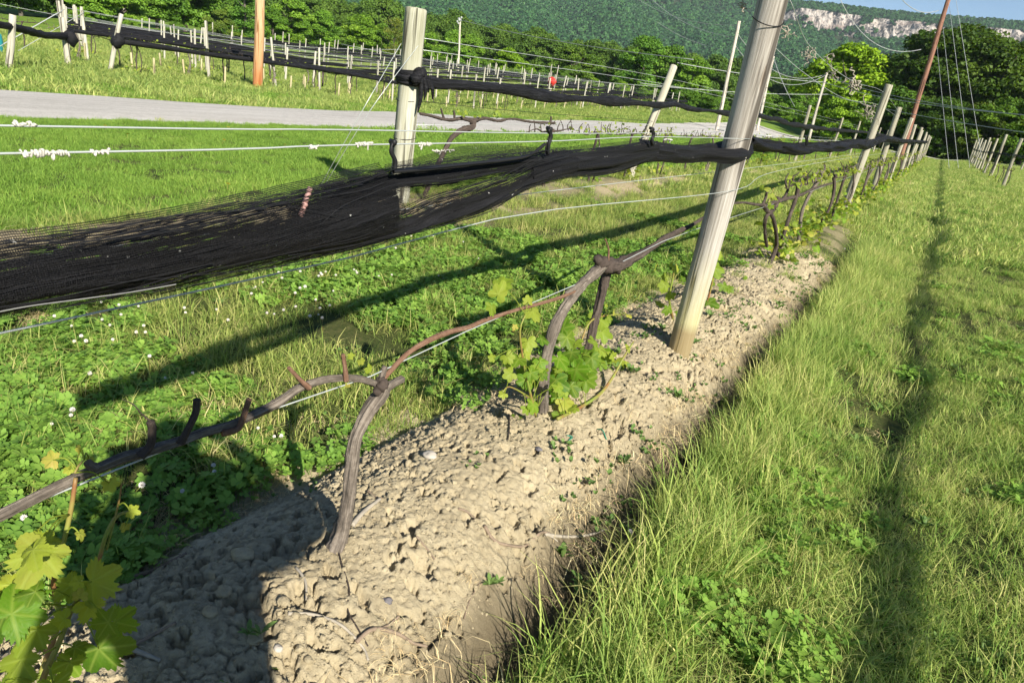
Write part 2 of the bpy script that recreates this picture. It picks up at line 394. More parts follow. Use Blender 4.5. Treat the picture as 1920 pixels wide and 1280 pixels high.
def m_net(name):
    k = NT(name); u = k.attr('u'); v = k.attr('v'); d = k.attr('dens')
    cb = k.n('ShaderNodeCombineXYZ'); k.l(u, cb.inputs[0]); k.l(v, cb.inputs[1]); P = cb.outputs[0]
    wob = k.math('MULTIPLY', k.math('SUBTRACT', k.noise(1, 2, .5, k.mapv(P, (14, 30, 1))), .5), .006)
    vv = k.math('ADD', v, wob)
    s1 = k.math('LESS_THAN', k.math('FRACT', k.math('MULTIPLY', vv, 400.)), .34)
    s2 = k.math('LESS_THAN', k.math('FRACT', k.math('MULTIPLY', k.math('ADD', u, wob), 330.)), .22)
    st = k.noise(1, 3, .6, k.mapv(P, (5.5, 210, 1)))
    s3 = k.math('LESS_THAN', st, k.math('ADD', k.math('MULTIPLY', d, .55), .10))
    a = k.math('MAXIMUM', k.math('MAXIMUM', s1, s2), s3)
    fine = k.noise(1, 2, .6, k.mapv(P, (330, 420, 1)))
    c = k.ramp(k.math('ADD', k.math('MULTIPLY', st, .5), k.math('MULTIPLY', fine, .5)), [(.35, (.004, .004, .005)), (.55, (.010, .010, .0115)), (.78, (.035, .035, .04))])
    fold = k.noise(1, 4, .6, k.mapv(P, (2.2, 46, 1)), .4)
    c = k.mix(c, k.ramp(fold, [(.35, (.35, .35, .35)), (.55, (1, 1, 1)), (.75, (2.4, 2.4, 2.5))]), .8, 'MULTIPLY')
    c = k.mix(c, (.45, .45, .43), k.ramp(k.noise(1, 1, .5, k.mapv(P, (62, 75, 1))), [(.75, (0, 0, 0)), (.775, (1, 1, 1))]))
    return k.pr(c, .65, .2, k.bump(k.math('ADD', k.math('MULTIPLY', fold, 3.), k.math('ADD', fine, st)), .9, .006), alpha=a)
M_NET = m_net('black_netting')
def m_plain(name, c, rough=.6, spec=.3, metal=0.0, var=.15, sc=20):
    k = NT(name); c2 = tuple(max(0, x*(1-var*2)) for x in c)
    m = k.pr(k.mix(c2, c, k.noise(sc, 3, .6, k.pos())), rough, spec)
    m.node_tree.nodes['Principled BSDF'].inputs['Metallic'].default_value = metal; return m
def m_netfar():
    k = NT('black_netting_far'); n = k.noise(9, 4, .6, k.mapv(k.pos(), (1, .4, 5)))
    return k.pr(k.ramp(n, [(.35, (.004, .004, .005)), (.6, (.014, .014, .017)), (.8, (.035, .035, .04))]), .65, .2, k.bump(n, .8, .03))
M_NETFAR = m_netfar()
def m_netthin():
    k = NT('thin_black_netting'); n = k.noise(38, 3, .6, k.mapv(k.pos(), (1, .5, 2)))
    return k.pr((.010, .010, .012), .65, .2, alpha=k.ramp(n, [(.44, (.25, .25, .25)), (.54, (.95, .95, .95))]))
M_NETTHIN = m_netthin()
M_STRAND = m_plain('black_strand', (.014, .014, .016), .55)
M_WIRE = m_plain('galvanised_wire', (.62, .66, .64), .38, .5, .35)
M_CABLE = m_plain('pale_cable', (.40, .42, .42), .5)
M_CORD = m_plain('grey_cord', (.26, .26, .25), .6)
M_TENDRIL = m_plain('dry_tendril', (.46, .41, .33), .8, .2, 0, .3, 40)
M_KNOT = m_plain('bleached_tendril', (.60, .58, .52), .8, .2, 0, .2, 60)
M_TWIG = m_plain('dry_twig', (.33, .25, .18), .85, .2, 0, .35, 60)
M_STONE = m_plain('pale_stone', (.52, .47, .40), .9, .2, 0, .2, 40)
M_STONEDK = m_plain('dark_stone', (.16, .15, .16), .8, .3, 0, .2, 40)
M_WHITEFL = m_plain('white_petals', (.80, .76, .70), .8, .2, 0, .15, 120)
M_YELLOW = m_plain('yellow_petals', (.75, .55, .02), .7)
M_RED = m_plain('red_cloth', (.62, .045, .035), .7)
M_TEAL = m_plain('teal_plastic', (.03, .33, .38), .4)
M_TWINE = m_plain('green_twine', (.02, .22, .14), .6)
M_PINK = m_plain('pink_tape', (.38, .22, .20), .6)
M_SKIN = m_plain('skin', (.48, .30, .21), .5); M_SHIRT = m_plain('shirt_cloth', (.10, .14, .24), .8); M_JEANS = m_plain('trouser_cloth', (.05, .06, .10), .85)
M_HAIR = m_plain('hair', (.05, .035, .025), .6); M_DARK = m_plain('dark_plastic', (.02, .02, .022), .3, .5); M_SHOE = m_plain('shoe', (.06, .05, .045), .7)
def m_tree(name, a, b, c_, trans=.25):
    k = NT(name); t = k.attr('tone'); oc = k.n('ShaderNodeObjectInfo').outputs['Color']
    f = k.math('ADD', k.math('MULTIPLY', t, .6), k.math('MULTIPLY', k.noise(.45, 4, .65, k.pos()), .4))
    c = k.mix(k.ramp(f, [(.2, a), (.5, b), (.85, c_)]), oc, 1.0, 'MULTIPLY')
    return k.pr(c, .6, .25, trans=trans, tcol=k.mix(c, (.22, .30, .02), .3))
M_TREE = m_tree('tree_leaves', (.05, .105, .016), (.105, .195, .026), (.19, .29, .045), .32)
M_FOREST = m_tree('forest_leaves', (.010, .044, .012), (.026, .092, .024), (.060, .15, .038), .1)
def m_cliff():
    k = NT('cliff_rock'); p = k.pos()
    n1 = k.noise(1, 6, .7, k.mapv(p, (.055, .055, .016))); n2 = k.noise(1, 5, .7, k.mapv(p, (.25, .25, .10))); n3 = k.noise(1, 4, .6, k.mapv(p, (.012, .012, .06)))
    f = k.math('ADD', k.math('MULTIPLY', n1, .5), k.math('MULTIPLY', n2, .5))
    c = k.ramp(f, [(.43, (.04, .04, .045)), (.49, (.15, .135, .125)), (.535, (.36, .32, .285)), (.70, (.50, .465, .425))])
    c = k.mix(c, (.34, .25, .20), k.math('MULTIPLY', k.ramp(n3, [(.52, (0, 0, 0)), (.66, (1, 1, 1))]), .5))
    return k.pr(c, .9, .2, k.bump(f, .8, 4))
M_CLIFF = m_cliff()
M_MOUNT = m_plain('mountain_soil', (.045, .065, .028), .95, .1, 0, .3, .05)
# ------------------------------------------------------------------ camera, sun, sky
cam = bpy.data.cameras.new('camera'); co = bpy.data.objects.new('camera', cam); COL.objects.link(co); scene.camera = co
cam.sensor_width = 36; cam.lens = FPX/1920*36; cam.clip_start = .02; cam.clip_end = 6000
M4 = Matrix.Identity(4)
for i in range(3):
    for j in range(3): M4[i][j] = CR[i][j]
M4.translation = Vector(EYE); co.matrix_world = M4
cam.dof.use_dof = True; cam.dof.focus_distance = 2.7; cam.dof.aperture_fstop = 18
elev = math.asin(SUNV[2])
sun = bpy.data.lights.new('sun', 'SUN'); sun.energy = 5.0; sun.angle = math.radians(.53); sun.color = (1, .93, .80)
so = bpy.data.objects.new('sun', sun); COL.objects.link(so)
so.rotation_euler = Vector(SUNV).to_track_quat('Z', 'Y').to_euler(); so.location = (20, -12, 14)
w = bpy.data.worlds.new('World'); scene.world = w; w.use_nodes = True; nt = w.node_tree
bg = nt.nodes['Background']; sk = nt.nodes.new('ShaderNodeTexSky'); sk.sky_type = 'NISHITA'; sk.sun_disc = False
sk.sun_elevation = elev; sk.sun_rotation = math.atan2(SUNV[0], SUNV[1]); sk.altitude = 1200; sk.air_density = 1.0; sk.dust_density = 0.0; sk.ozone_density = 2.5
nt.links.new(sk.outputs[0], bg.inputs[0]); bg.inputs[1].default_value = .062
scene.view_settings.view_transform = 'Standard'; scene.view_settings.look = 'None'; scene.view_settings.exposure = 1.0
cy = scene.cycles
cy.max_bounces = 6; cy.diffuse_bounces = 2; cy.glossy_bounces = 1; cy.transmission_bounces = 3; cy.transparent_max_bounces = 12; cy.volume_bounces = 0
cy.caustics_reflective = False; cy.caustics_refractive = False; cy.sample_clamp_indirect = 6
cy.use_adaptive_sampling = True; cy.adaptive_threshold = .02
cy.use_denoising = True

# ------------------------------------------------------------------ ground sheet
def axis_lines(lo, hi, core0, core1, step, grow):
    L = list(np.arange(core0, core1, step)); s = step; x = core0
    while x > lo: s *= grow; x -= s; L.insert(0, x)
    s = step; x = L[-1]
    while x < hi: s *= grow; x += s; L.append(x)
    return np.array(L)
def grid_mesh(xs, ys, zf, attrs, name, mat):
    X, Y = np.meshgrid(xs, ys, indexing='ij'); Z = zf(X, Y)
    V = np.stack([X, Y, Z], -1).reshape(-1, 3); nu, nv = len(xs), len(ys)
    i = np.arange(nu-1)[:, None]*nv+np.arange(nv-1)[None]
    F = np.stack([i, i+nv, i+nv+1, i+1], -1).reshape(-1, 4)
    me = bpy.data.meshes.new(name); me.vertices.add(len(V)); me.vertices.foreach_set('co', V.ravel())
    me.loops.add(F.size); me.loops.foreach_set('vertex_index', F.ravel().astype(np.int32))
    me.polygons.add(len(F)); me.polygons.foreach_set('loop_start', np.arange(0, F.size, 4).astype(np.int32))
    me.polygons.foreach_set('use_smooth', np.ones(len(F), bool))
    for k, fn in attrs.items():
        a = me.attributes.new(k, 'FLOAT', 'POINT'); a.data.foreach_set('value', fn(X, Y).ravel().astype(np.float32))
    me.update(calc_edges=True); me.materials.append(mat); return me
SM = (-1.85, -.30, -.2, 9.5)                     # extent of the finely modelled soil bank
def in_sm(x, y, m=.12): return sstep(SM[0], SM[0]+m, x)*(1-sstep(SM[1]-m, SM[1], x))*(1-sstep(SM[3]-.8, SM[3], y))
ROADC = None
RN = np.array([hit(*p) for p in ((0, 219), (200, 226), (400, 232), (633, 239), (860, 247), (1073, 253), (1200, 254))]); RF = np.array([hit(*p) for p in ((0, 169), (160, 179), (320, 191), (480, 201), (640, 208), (860, 217), (1060, 225), (1200, 232))])
RN = np.concatenate([[RN[0]+(RN[0]-RN[1])*6], RN, [[RN[-1][0]-1.5, 85, 0]]]); RF = np.concatenate([[RF[0]+(RF[0]-RF[1])*6], RF, [[RF[-1][0]-1.5, 90, 0]]])
def road_edges(y):
    xn = np.interp(y, RN[:, 1], RN[:, 0]); xf = np.interp(y, RF[:, 1], RF[:, 0])
    return xn, xf
def soil_mask(x, y):
    m = sstep(.12, .55, mound_h(x, y)/np.interp(y, [-5, 1, 5, 10, 80], [.19, .2, .16, .13, .07]))
    fade = np.interp(y, [0, 5, 9, 20], [1, .95, .55, .35])
    m = m*fade*sstep(.30, .52, fbm(x*3, y*3, 3, 3)+np.interp(y, [0, 3, 8], [.4, .25, .05]))
    u = np.abs(x+4.35)/.7; l = np.clip(1-u, 0, 1)*sstep(.46, .60, fbm(x*1.1, y*.9, 21, 3))*.95*sstep(4.2, 5.5, y)
    return np.clip(np.maximum(m, l), 0, 1)
gx = axis_lines(-900, 700, -6.5, 3.5, .09, 1.06); gy = axis_lines(-60, 1400, -.5, 12, .09, 1.045)
def gzf(x, y): return gz(x, y)-.05*in_sm(x, y)+.015*(fbm(x*2.2, y*2.2, 2, 3)-.5)*sstep(.2, 1, np.abs(x+1.1))
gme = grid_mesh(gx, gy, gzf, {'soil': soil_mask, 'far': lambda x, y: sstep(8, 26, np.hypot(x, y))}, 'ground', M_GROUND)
tag(link('ground', gme), kind='structure')
# soil bank under the near vine row, with clods and pits
def lumps(x, y):
    wx = x+.03*(fbm(x*8, y*8, 71, 3)-.5); wy = y+.03*(fbm(x*8, y*8, 77, 3)-.5)
    big = (fbm(x*6, y*6, 31, 3)-.5)*.035
    d1, e1, r1, t1 = cells(wx*13, wy*13, 32); d2, e2, r2, t2 = cells(wx*34+3, wy*34, 33); d3, e3, r3, t3 = cells(wx*75, wy*75+7, 34)
    rough = sstep(.52, .74, fbm(x*2.9, y*2.9, 8, 3)+.12*sstep(1.2, .8, y)*sstep(-1.0, -1.3, x)+.05*sstep(-1.35, -1.5, x)); cr = sstep(.48, .62, fbm(x*5.1+9, y*4.3, 12, 3))
    h = big+(r1-.5)*.012*rough+t1*.013*rough+(r2-.5)*.006*(.2+.9*rough)+t2*.007*(.2+.8*rough)+(r3-.5)*.006+t3*.005
    h = h-.018*np.clip(1-e1/.09, 0, 1)*cr-.007*np.clip(1-e2/.12, 0, 1)*(.15+.85*cr)
    h = h-.026*sstep(.90, .94, r2)*(.35+.65*rough)*np.clip(e2/.15, 0, 1)-.030*sstep(.63, .68, fbm(wx*23, wy*23, 41, 3))
    return h+.005*(fbm(x*80, y*80, 43, 2)-.5)-.002
def smz(x, y):
    e = np.clip(mound_h(x, y)/.05, 0, 1)
    inside = in_sm(x, y, .16)
    return gz(x, y)+lumps(x, y)*(.35+.65*e)*inside-.07*(1-inside)+.004
sx = np.linspace(SM[0], SM[1], 290); sy = np.concatenate([np.arange(SM[2], 2.6, .0052), np.arange(2.6, 4.6, .009), np.arange(4.6, SM[3], .022)])
sme = grid_mesh(sx, sy, smz, {'furrow_shade': lambda x, y: .85*sstep(-.80, -.60, x+.10*(fbm(x*6, y*4, 23, 3)-.5)*2)*np.interp(y, [0, 6, 9], [1, .8, .3])}, 'soil_bank', M_SOIL)  # mask of the painted shade, strongest towards the furrow
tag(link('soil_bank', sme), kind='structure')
# gravel road beyond the left row, and the track at the far row end
def strip(name, ys, e0, e1, lift, mat, n=9):
    mb = MB(); V = []
    for y in ys:
        a, b = e0(y), e1(y)
        for t in np.linspace(0, 1, n):
            x = a+(b-a)*t; crown = .03*math.sin(math.pi*t) if 0 < t < 1 else -.04
            jx = 0 if 0 < t < 1 else .16*(float(vnoise(y*1.3, t*50, 4))-.5)
            V.append((x+jx, y, float(gz(x, y))+lift+crown))
    mb.add(V, grid_faces(len(ys), n)); return tag(obj(name, mb, mat), kind='structure')
ry = np.concatenate([np.arange(-25, 45, .5), np.arange(45, 84, 2.)])
strip('gravel_road', ry, lambda y: road_edges(y)[0], lambda y: road_edges(y)[1], .045, M_ROAD)
mbx = MB(); V = []
xs = np.arange(-19, 60, 1.5)
for x in xs:
    for t in np.linspace(0, 1, 5):
        y = 84+2.6*t; V.append((x, y, float(gz(x, y))+.06))
mbx.add(V, grid_faces(len(xs), 5)); tag(obj('gravel_track', mbx, M_ROAD), kind='structure')
# ------------------------------------------------------------------ grass and ground cover (stuff)
def blades(n, rad, l0, l1, w, lean=.35, dirv=None, dirw=0.0, droop=.5, rng=None, curl=.25):
    rng = rng or RNG; mb = MB()
    r = rad*np.sqrt(rng.random(n)); a = rng.random(n)*2*np.pi
    base = np.stack([r*np.cos(a), r*np.sin(a), np.full(n, -.012)], 1)
    L = l0+(l1-l0)*rng.random(n)**1.4; az = rng.random(n)*2*np.pi
    h = np.stack([np.cos(az), np.sin(az), 0*az], 1)
    if dirv is not None:
        h = h*(1-dirw)+np.asarray(dirv)[None]*dirw; h /= np.linalg.norm(h, axis=1)[:, None]+1e-9
    ln = np.abs(rng.normal(lean, .22, n)); side = np.stack([-h[:, 1], h[:, 0], 0*az], 1)
    tw = rng.normal(0, .7, n); side = side*np.cos(tw)[:, None]+h*np.sin(tw)[:, None]
    t = np.array([0, .4, .75, 1.0]); tone = rng.random(n); ww = w*(.6+.8*rng.random(n))
    V = []; 
    dr = droop*rng.random(n)
    for k, tt in enumerate(t):
        ang = ln*(.5+tt*.9)+dr*tt**2*1.6
        p = base+h*(np.sin(ang)*L*tt)[:, None]+np.array([0, 0, 1.])*(np.cos(ang)*L*tt)[:, None]
        wd = ww*[1, .85, .5, 0][k]
        if k < 3: V += [p-side*wd[:, None]/2, p+side*wd[:, None]/2]
        else: V += [p]
    V = np.stack(V, 1).reshape(-1, 3)
    F = []
    for i in range(n):
        b = i*7; F += [(b, b+1, b+3, b+2), (b+2, b+3, b+5, b+4), (b+4, b+5, b+6)]
    tip = np.tile([0, 0, .12, .12, .5, .5, 1.], n)
    mb.add(V, F, tone=np.repeat(tone, 7), tip=tip); return mb
def clover_patch(n, rad, rng):
    mb = MB()
    for i in range(n):
        r = rad*math.sqrt(rng.random()); a = rng.random()*6.283; h = .035+.06*rng.random(); s = .009+.008*rng.random()
        c = np.array([r*math.cos(a), r*math.sin(a), h]); rot = rng.random()*6.28; tl = rng.normal(0, .35, 2); tone = rng.random()
        tube(mb, [c*[.9, .9, 0]-[0, 0, .01], c], .0008, 3, caps=False, spline=False, tone=tone, tip=0)
        for q in range(3):
            b = rot+q*2.094
            e = np.array([math.cos(b), math.sin(b), 0]); f = np.array([-math.sin(b), math.cos(b), 0])
            pts = [(0, 0, 0), (.45, .55, .12), (1.0, .62, .2), (1.25, .28, .22), (1.12, 0, .16), (1.25, -.28, .22), (1.0, -.62, .2), (.45, -.55, .12)]
            P = np.array([e*u*s*1.25+f*v*s*1.25+np.array([0, 0, z*s]) for u, v, z in pts])
            P[:, 2] += P[:, 0]*tl[0]+P[:, 1]*tl[1]
            mid = (P[4]*.5)-np.array([0, 0, .1*s])
            P = np.concatenate([P, mid[None]])+c
            mb.add(P, [(8, k, (k+1) % 8) for k in range(8)], tone=tone+.1*rng.random(), tip=np.r_[np.zeros(8), .9])
    return mb
def broad_patch(n, rad, l0, l1, rng, wid=.28, flat=.9):
    mb = MB()
    for i in range(n):
        c = np.array([rng.normal(0, rad), rng.normal(0, rad), 0]); k = rng.integers(4, 9); tone = rng.random()
        for q in range(k):
            a = q*2.399+rng.random()*.8; L = l0+(l1-l0)*rng.random(); e = np.array([math.cos(a), math.sin(a), 0]); f = np.array([-e[1], e[0], 0])
            ang = flat*(.5+.6*rng.random()); V = []; 
            ts = [0, .25, .5, .75, 1]; ws = [.12, .75, 1, .7, .0]
            for t, wd in zip(ts, ws):
                p = c+e*L*math.sin(ang)*t+np.array([0, 0, L*(math.cos(ang)*t-.25*t*t)+.008])
                V += [p-f*wd*L*wid/2+[0, 0, .06*L*wd], p-[0, 0, 0], p+f*wd*L*wid/2+[0, 0, .06*L*wd]]
            mb.add(V, grid_faces(5, 3), tone=tone+.15*rng.random(), tip=np.tile([0, .8, 0], 5))
    return mb
def make_sources(tagname, mbs, mat):
    c = bpy.data.collections.new(tagname+'_kinds')
    for i, mb in enumerate(mbs):
        me = mb if not isinstance(mb, MB) else mb.mesh(tagname+'_clump', mat)
        c.objects.link(bpy.data.objects.new('%s_clump_%02d' % (tagname, i), me))
    return c
def instancer(name, P, rot, scl, coll, kind='stuff', idx=None):
    n = len(P); me = bpy.data.meshes.new(name); me.vertices.add(n); me.vertices.foreach_set('co', np.asarray(P, float).ravel())
    for nm, ty, val, key in (('rot', 'FLOAT_VECTOR', rot, 'vector'), ('scl', 'FLOAT', scl, 'value')):
        a = me.attributes.new(nm, ty, 'POINT'); a.data.foreach_set(key, np.asarray(val, np.float32).ravel())
    k = len(coll.objects)
    a = me.attributes.new('idx', 'INT', 'POINT'); a.data.foreach_set('value', (RNG.integers(0, k, n) if idx is None else np.asarray(idx)).astype(np.int32))
    o = link(name, me); tag(o, kind=kind)
    g = bpy.data.node_groups.new(name+'_scatter', 'GeometryNodeTree')
    g.interface.new_socket('Geometry', in_out='INPUT', socket_type='NodeSocketGeometry'); g.interface.new_socket('Geometry', in_out='OUTPUT', socket_type='NodeSocketGeometry')
    N = g.nodes.new; gi = N('NodeGroupInput'); go = N('NodeGroupOutput'); mp = N('GeometryNodeMeshToPoints'); io = N('GeometryNodeInstanceOnPoints'); ci = N('GeometryNodeCollectionInfo')
    ci.inputs['Collection'].default_value = coll; ci.inputs['Separate Children'].default_value = True; ci.inputs['Reset Children'].default_value = True
    def na(nm, ty):
        q = N('GeometryNodeInputNamedAttribute'); q.data_type = ty; q.inputs['Name'].default_value = nm
        return [s for s in q.outputs if s.enabled and s.name == 'Attribute'][0]
    L = g.links.new
    L(gi.outputs[0], mp.inputs['Mesh']); L(mp.outputs[0], io.inputs['Points']); L(ci.outputs[0], io.inputs['Instance'])
    io.inputs['Pick Instance'].default_value = True
    L(na('idx', 'INT'), io.inputs['Instance Index']); L(na('rot', 'FLOAT_VECTOR'), io.inputs['Rotation']); L(na('scl', 'FLOAT'), io.inputs['Scale'])
    L(io.outputs[0], go.inputs[0])
    md = o.modifiers.new('scatter', 'NODES'); md.node_group = g
    return o
def inview(x, y, z, mx=420, my=320):
    px, py, dz = proj(np.stack([x, y, z], -1)); return (dz > .1) & (px > -mx) & (px < 1920+mx) & (py < 1280+my) & (py > -400)
def scatter(x0, x1, y0, y1, dens, mask=None, seed=0):
    """dens: instances per square metre (number or function)"""
    rng = np.random.default_rng(1000+seed); mxd = dens if np.isscalar(dens) else dens[0]
    n = int((x1-x0)*(y1-y0)*mxd); x = x0+(x1-x0)*rng.random(n); y = y0+(y1-y0)*rng.random(n)
    p = np.ones(n)
    if not np.isscalar(dens): p = p*dens[1](x, y)/mxd
    if mask is not None: p = p*mask(x, y)
    k = rng.random(n) < p; x, y = x[k], y[k]; z = gz(x, y); k = inview(x, y, z); return x[k], y[k], z[k], rng
def place(name, pts, coll, s0=.75, s1=1.25, tilt=.08, sfun=None, align=False):
    x, y, z, rng = pts; n = len(x); rot = np.stack([rng.normal(0, tilt, n), rng.normal(0, tilt, n), rng.random(n)*6.283], 1)
    if align: rot[:, 2] = rng.normal(0, .35, n)
    s = s0+(s1-s0)*rng.random(n)
    if sfun is not None: s = s*sfun(x, y)
    o = instancer(name, np.stack([x, y, z], 1), rot, s, coll); return o
def cat_pts(*ps):
    return tuple(np.concatenate([p[i] for p in ps]) for i in range(3))+(ps[0][3],)
def D(x, y): return np.hypot(x, y)
def bare(x, y):                                   # how bare the soil is (no sward)
    b = soil_mask(x, y); b = np.where((np.abs(x+1.08) < .62) & (y < 9), np.maximum(b, sstep(.60, .45, np.abs(x+1.08))*np.interp(y, [0, 5, 9], [1, .9, .45])), b)
    return b
_r = np.random.default_rng(5)
S_LAWN = make_sources('lawn', [blades(260, .17, .03, .085, .0046, .38, rng=_r) for i in range(7)], M_LAWN)
S_LAWNF = make_sources('lawn_far', [blades(240, .42, .05, .11, .012, .35, rng=_r) for i in range(6)], M_LAWN)
S_TALL = make_sources('tall', [blades(80, .085, .06, .22, .0032, .28, (.25, .97, 0), .25, .30, rng=_r) for i in range(9)], M_AISLE)
S_AISLE = make_sources('aisle', [blades(230, .13, .025, .105, .0029, .5, (.35, .9, 0), .22, .35, rng=_r) for i in range(9)], M_AISLE)
S_AISLEF = make_sources('aisle_far', [blades(200, .40, .08, .19, .011, .4, (.35, .9, 0), .3, .5, rng=_r) for i in range(6)], M_AISLE)
S_MID = make_sources('mid', [blades(90, .11, .05, .19, .0040, .32, rng=_r, droop=.8) for i in range(9)], M_MID)
S_MIDF = make_sources('mid_far', [blades(190, .38, .07, .17, .010, .38, rng=_r) for i in range(6)], M_MID)
S_ROUGH = make_sources('rough', [blades(200, .6, .12, .30, .022, .4, rng=_r) for i in range(6)], M_ROUGH)
S_CLOVER = make_sources('clover', [clover_patch(55, .12, _r) for i in range(7)], M_CLOVER)
S_WEED = make_sources('weed', [broad_patch(2, .03, .035, .075, _r) for i in range(3)]+[broad_patch(7, .05, .012, .032, _r, .5, .7) for i in range(8)], M_WEED)
S_STRAW = make_sources('straw', [blades(46, .10, .03, .12, .0026, 1.2, rng=_r, droop=.5) for i in range(6)], M_STRAW)
# left lawn between the road and the left row
def lawn_in(x, y):
    n, f = road_edges(y); return sstep(0, .12, x-n)*(1-sstep(-5.25, -4.95, x))
place('lawn_grass', scatter(-13.5, -4.9, 1, 13, 44, lawn_in, 1), S_LAWN)
place('distant_lawn_grass', scatter(-17, -4.9, 13, 80, (11, lambda x, y: np.interp(y, [13, 30, 80], [11, 6, 4])), lambda x, y: sstep(0, .3, x-road_edges(y)[0])*(1-sstep(-5.3, -4.9, x)), 2), S_LAWNF)
# strip between the two rows: clover near, taller mixed grass
def clov(x, y): return np.clip(sstep(.42, .60, fbm(x*.9+2, y*.9, 14, 3)+np.interp(y, [0, 2.5, 4, 7], [.11, .08, -.02, -.12])+.06*sstep(-3.2, -1.9, x)), 0, 1)*(1-bare(x, y))
def midm(x, y): return (1-bare(x, y))*(1-.45*clov(x, y))*(1-.75*sstep(.56, .66, fbm(x*2.2, y*2.2, 60, 3)))
place('clover_cover', scatter(-4.3, -1.3, .2, 9, 85, clov, 3), S_CLOVER, .55, .95)
place('row_strip_grass', scatter(-5.2, -1.35, .1, 13, (95, lambda x, y: np.interp(D(x, y), [0, 4, 13], [95, 75, 40])), midm, 4), S_MID, .6, 1.25)
place('distant_strip_grass', scatter(-5.2, -.6, 12, 80, (12, lambda x, y: np.interp(y, [12, 30, 80], [12, 7, 4])), lambda x, y: 1-.75*bare(x, y), 5), S_MIDF)
# aisle on the right of the near row
def edge(x, y): return sstep(-.52, -.40, x+.13*(fbm(y*2.6, y*0, 51, 3)-.5)*2)
place('aisle_tall_grass', scatter(-.75, 1.2, -.3, 11, (190, lambda x, y: np.interp(x, [-.75, -.38, -.1, .2, 1.2], [100, 200, 70, 12, 6])), lambda x, y: edge(x, y)*(.35+.65*sstep(.38, .58, fbm(x*2.6, y*1.7, 62, 3)+.12)), 6), S_TALL, .6, 1.15, sfun=lambda x, y: np.interp(x, [-.55, -.40, -.22, 0], [1.0, 1.5, 1.3, .95]))
place('aisle_grass', scatter(-.6, 4.2, -.3, 12, (105, lambda x, y: np.interp(D(x, y), [0, 4, 12], [105, 85, 45])), lambda x, y: edge(x, y)*(.25+.75*sstep(.36, .52, fbm(x*1.9+7, y*1.2, 63, 3))), 7), S_AISLE, .65, 1.25, sfun=lambda x, y: .7+.75*fbm(x*1.6, y*.9, 64, 3))
place('distant_aisle_grass', scatter(-1.6, 22, 11, 84, (11, lambda x, y: np.interp(y, [11, 30, 84], [11, 6, 3.5])), lambda x, y: sstep(-1.1, -.5, x), 8), S_AISLEF)
place('bank_side_grass', scatter(-1.7, -.5, 5, 14, 45, lambda x, y: .55*sstep(4.5, 8, y)*sstep(.4, .6, fbm(x*3, y*2, 81, 2)), 9), S_MID, .4, .9)
# weeds, straw
place('low_weeds', cat_pts(scatter(-.95, -.5, .2, 9, 60, lambda x, y: sstep(.45, .6, fbm(x*3, y*2.2, 97, 3)+.24*sstep(-.86, -.66, x)), 20),scatter(-1.62, -.5, .3, 11, 26, lambda x, y: .10+.9*sstep(.52, .66, fbm(x*2.4, y*2.4, 90, 3)+.30*sstep(-.85, -.6, x)+.12*sstep(-1.4, -1.6, x)), 10),
      scatter(-.6, 3, .3, 9, 22, lambda x, y: sstep(.5, .62, fbm(x*1.3, y*1.3, 91, 3)), 11), scatter(-4.2, -1.5, .3, 6, 7, None, 12)), S_WEED, .6, 1.2)
place('aisle_clover', scatter(-.5, 3.2, -.2, 9, 22, lambda x, y: sstep(.50, .62, fbm(x*2.1+4, y*1.5, 66, 3)), 23), S_CLOVER, .5, .95)
place('thatch', scatter(-.5, 4, -.2, 10, 40, lambda x, y: sstep(.50, .62, fbm(x*1.5+3, y*.9, 65, 3)), 22), S_STRAW, .4, .8)
_sp = []
for (px_, py_, n_) in ((822, 738, 34), (815, 728, 20), (500, 905, 16), (60, 590, 40), (110, 610, 24), (300, 960, 16), (1420, 930, 10), (1000, 520, 14)):
    p_ = hit(px_, py_); _sp += [p_+np.array([RNG.normal(0, .06), RNG.normal(0, .07), 0]) for _ in range(n_)]
_sp = np.array(_sp); place('dead_grass', (_sp[:, 0], _sp[:, 1], gz(_sp[:, 0], _sp[:, 1]), np.random.default_rng(3)), S_STRAW, .5, 1.0)
place('straw_litter', cat_pts(scatter(-.88, -.5, .2, 9, 55, lambda x, y: sstep(.42, .58, fbm(x*2.5, y*2.0, 98, 3)+.2*sstep(-.8, -.62, x)), 21),scatter(-1.75, -.45, .2, 9, 26, lambda x, y: sstep(.50, .62, fbm(x*2.1, y*2.1, 93, 3)+.22*sstep(-.8, -.6, x)+.10*sstep(-1.45, -1.6, x)), 13),
      scatter(-5.2, -1.6, .3, 16, 22, lambda x, y: sstep(.55, .66, fbm(x*1.4, y*1.4, 94, 3)+.14*sstep(-3.7, -4.3, x)), 14), scatter(-.5, 3, .2, 9, 12, lambda x, y: sstep(.56, .66, fbm(x*1.8, y*1.8, 95, 3)), 15)), S_STRAW, .5, 1.15)
# rough grass beyond the road
def fr(x, y):
    n, f = road_edges(y); return sstep(0, .3, f-x)
place('field_grass', scatter(-62, -14, 4, 84, (3.6, lambda x, y: np.interp(D(x, y), [15, 30, 60, 100], [3.6, 2.4, 1.6, 1.0])), fr, 16), S_ROUGH, .6, 1.15)
place('verge_grass', scatter(-22, -14, 2, 60, (14, lambda x, y: np.interp(D(x, y), [14, 40, 60], [14, 7, 4])), fr, 17), S_LAWNF, .8, 1.4)
place('road_edge_weeds', scatter(-15, -11.0, 2, 40, 5, lambda x, y: np.exp(-((x-road_edges(y)[0])/.14)**2), 18), S_MIDF, .25, .55)
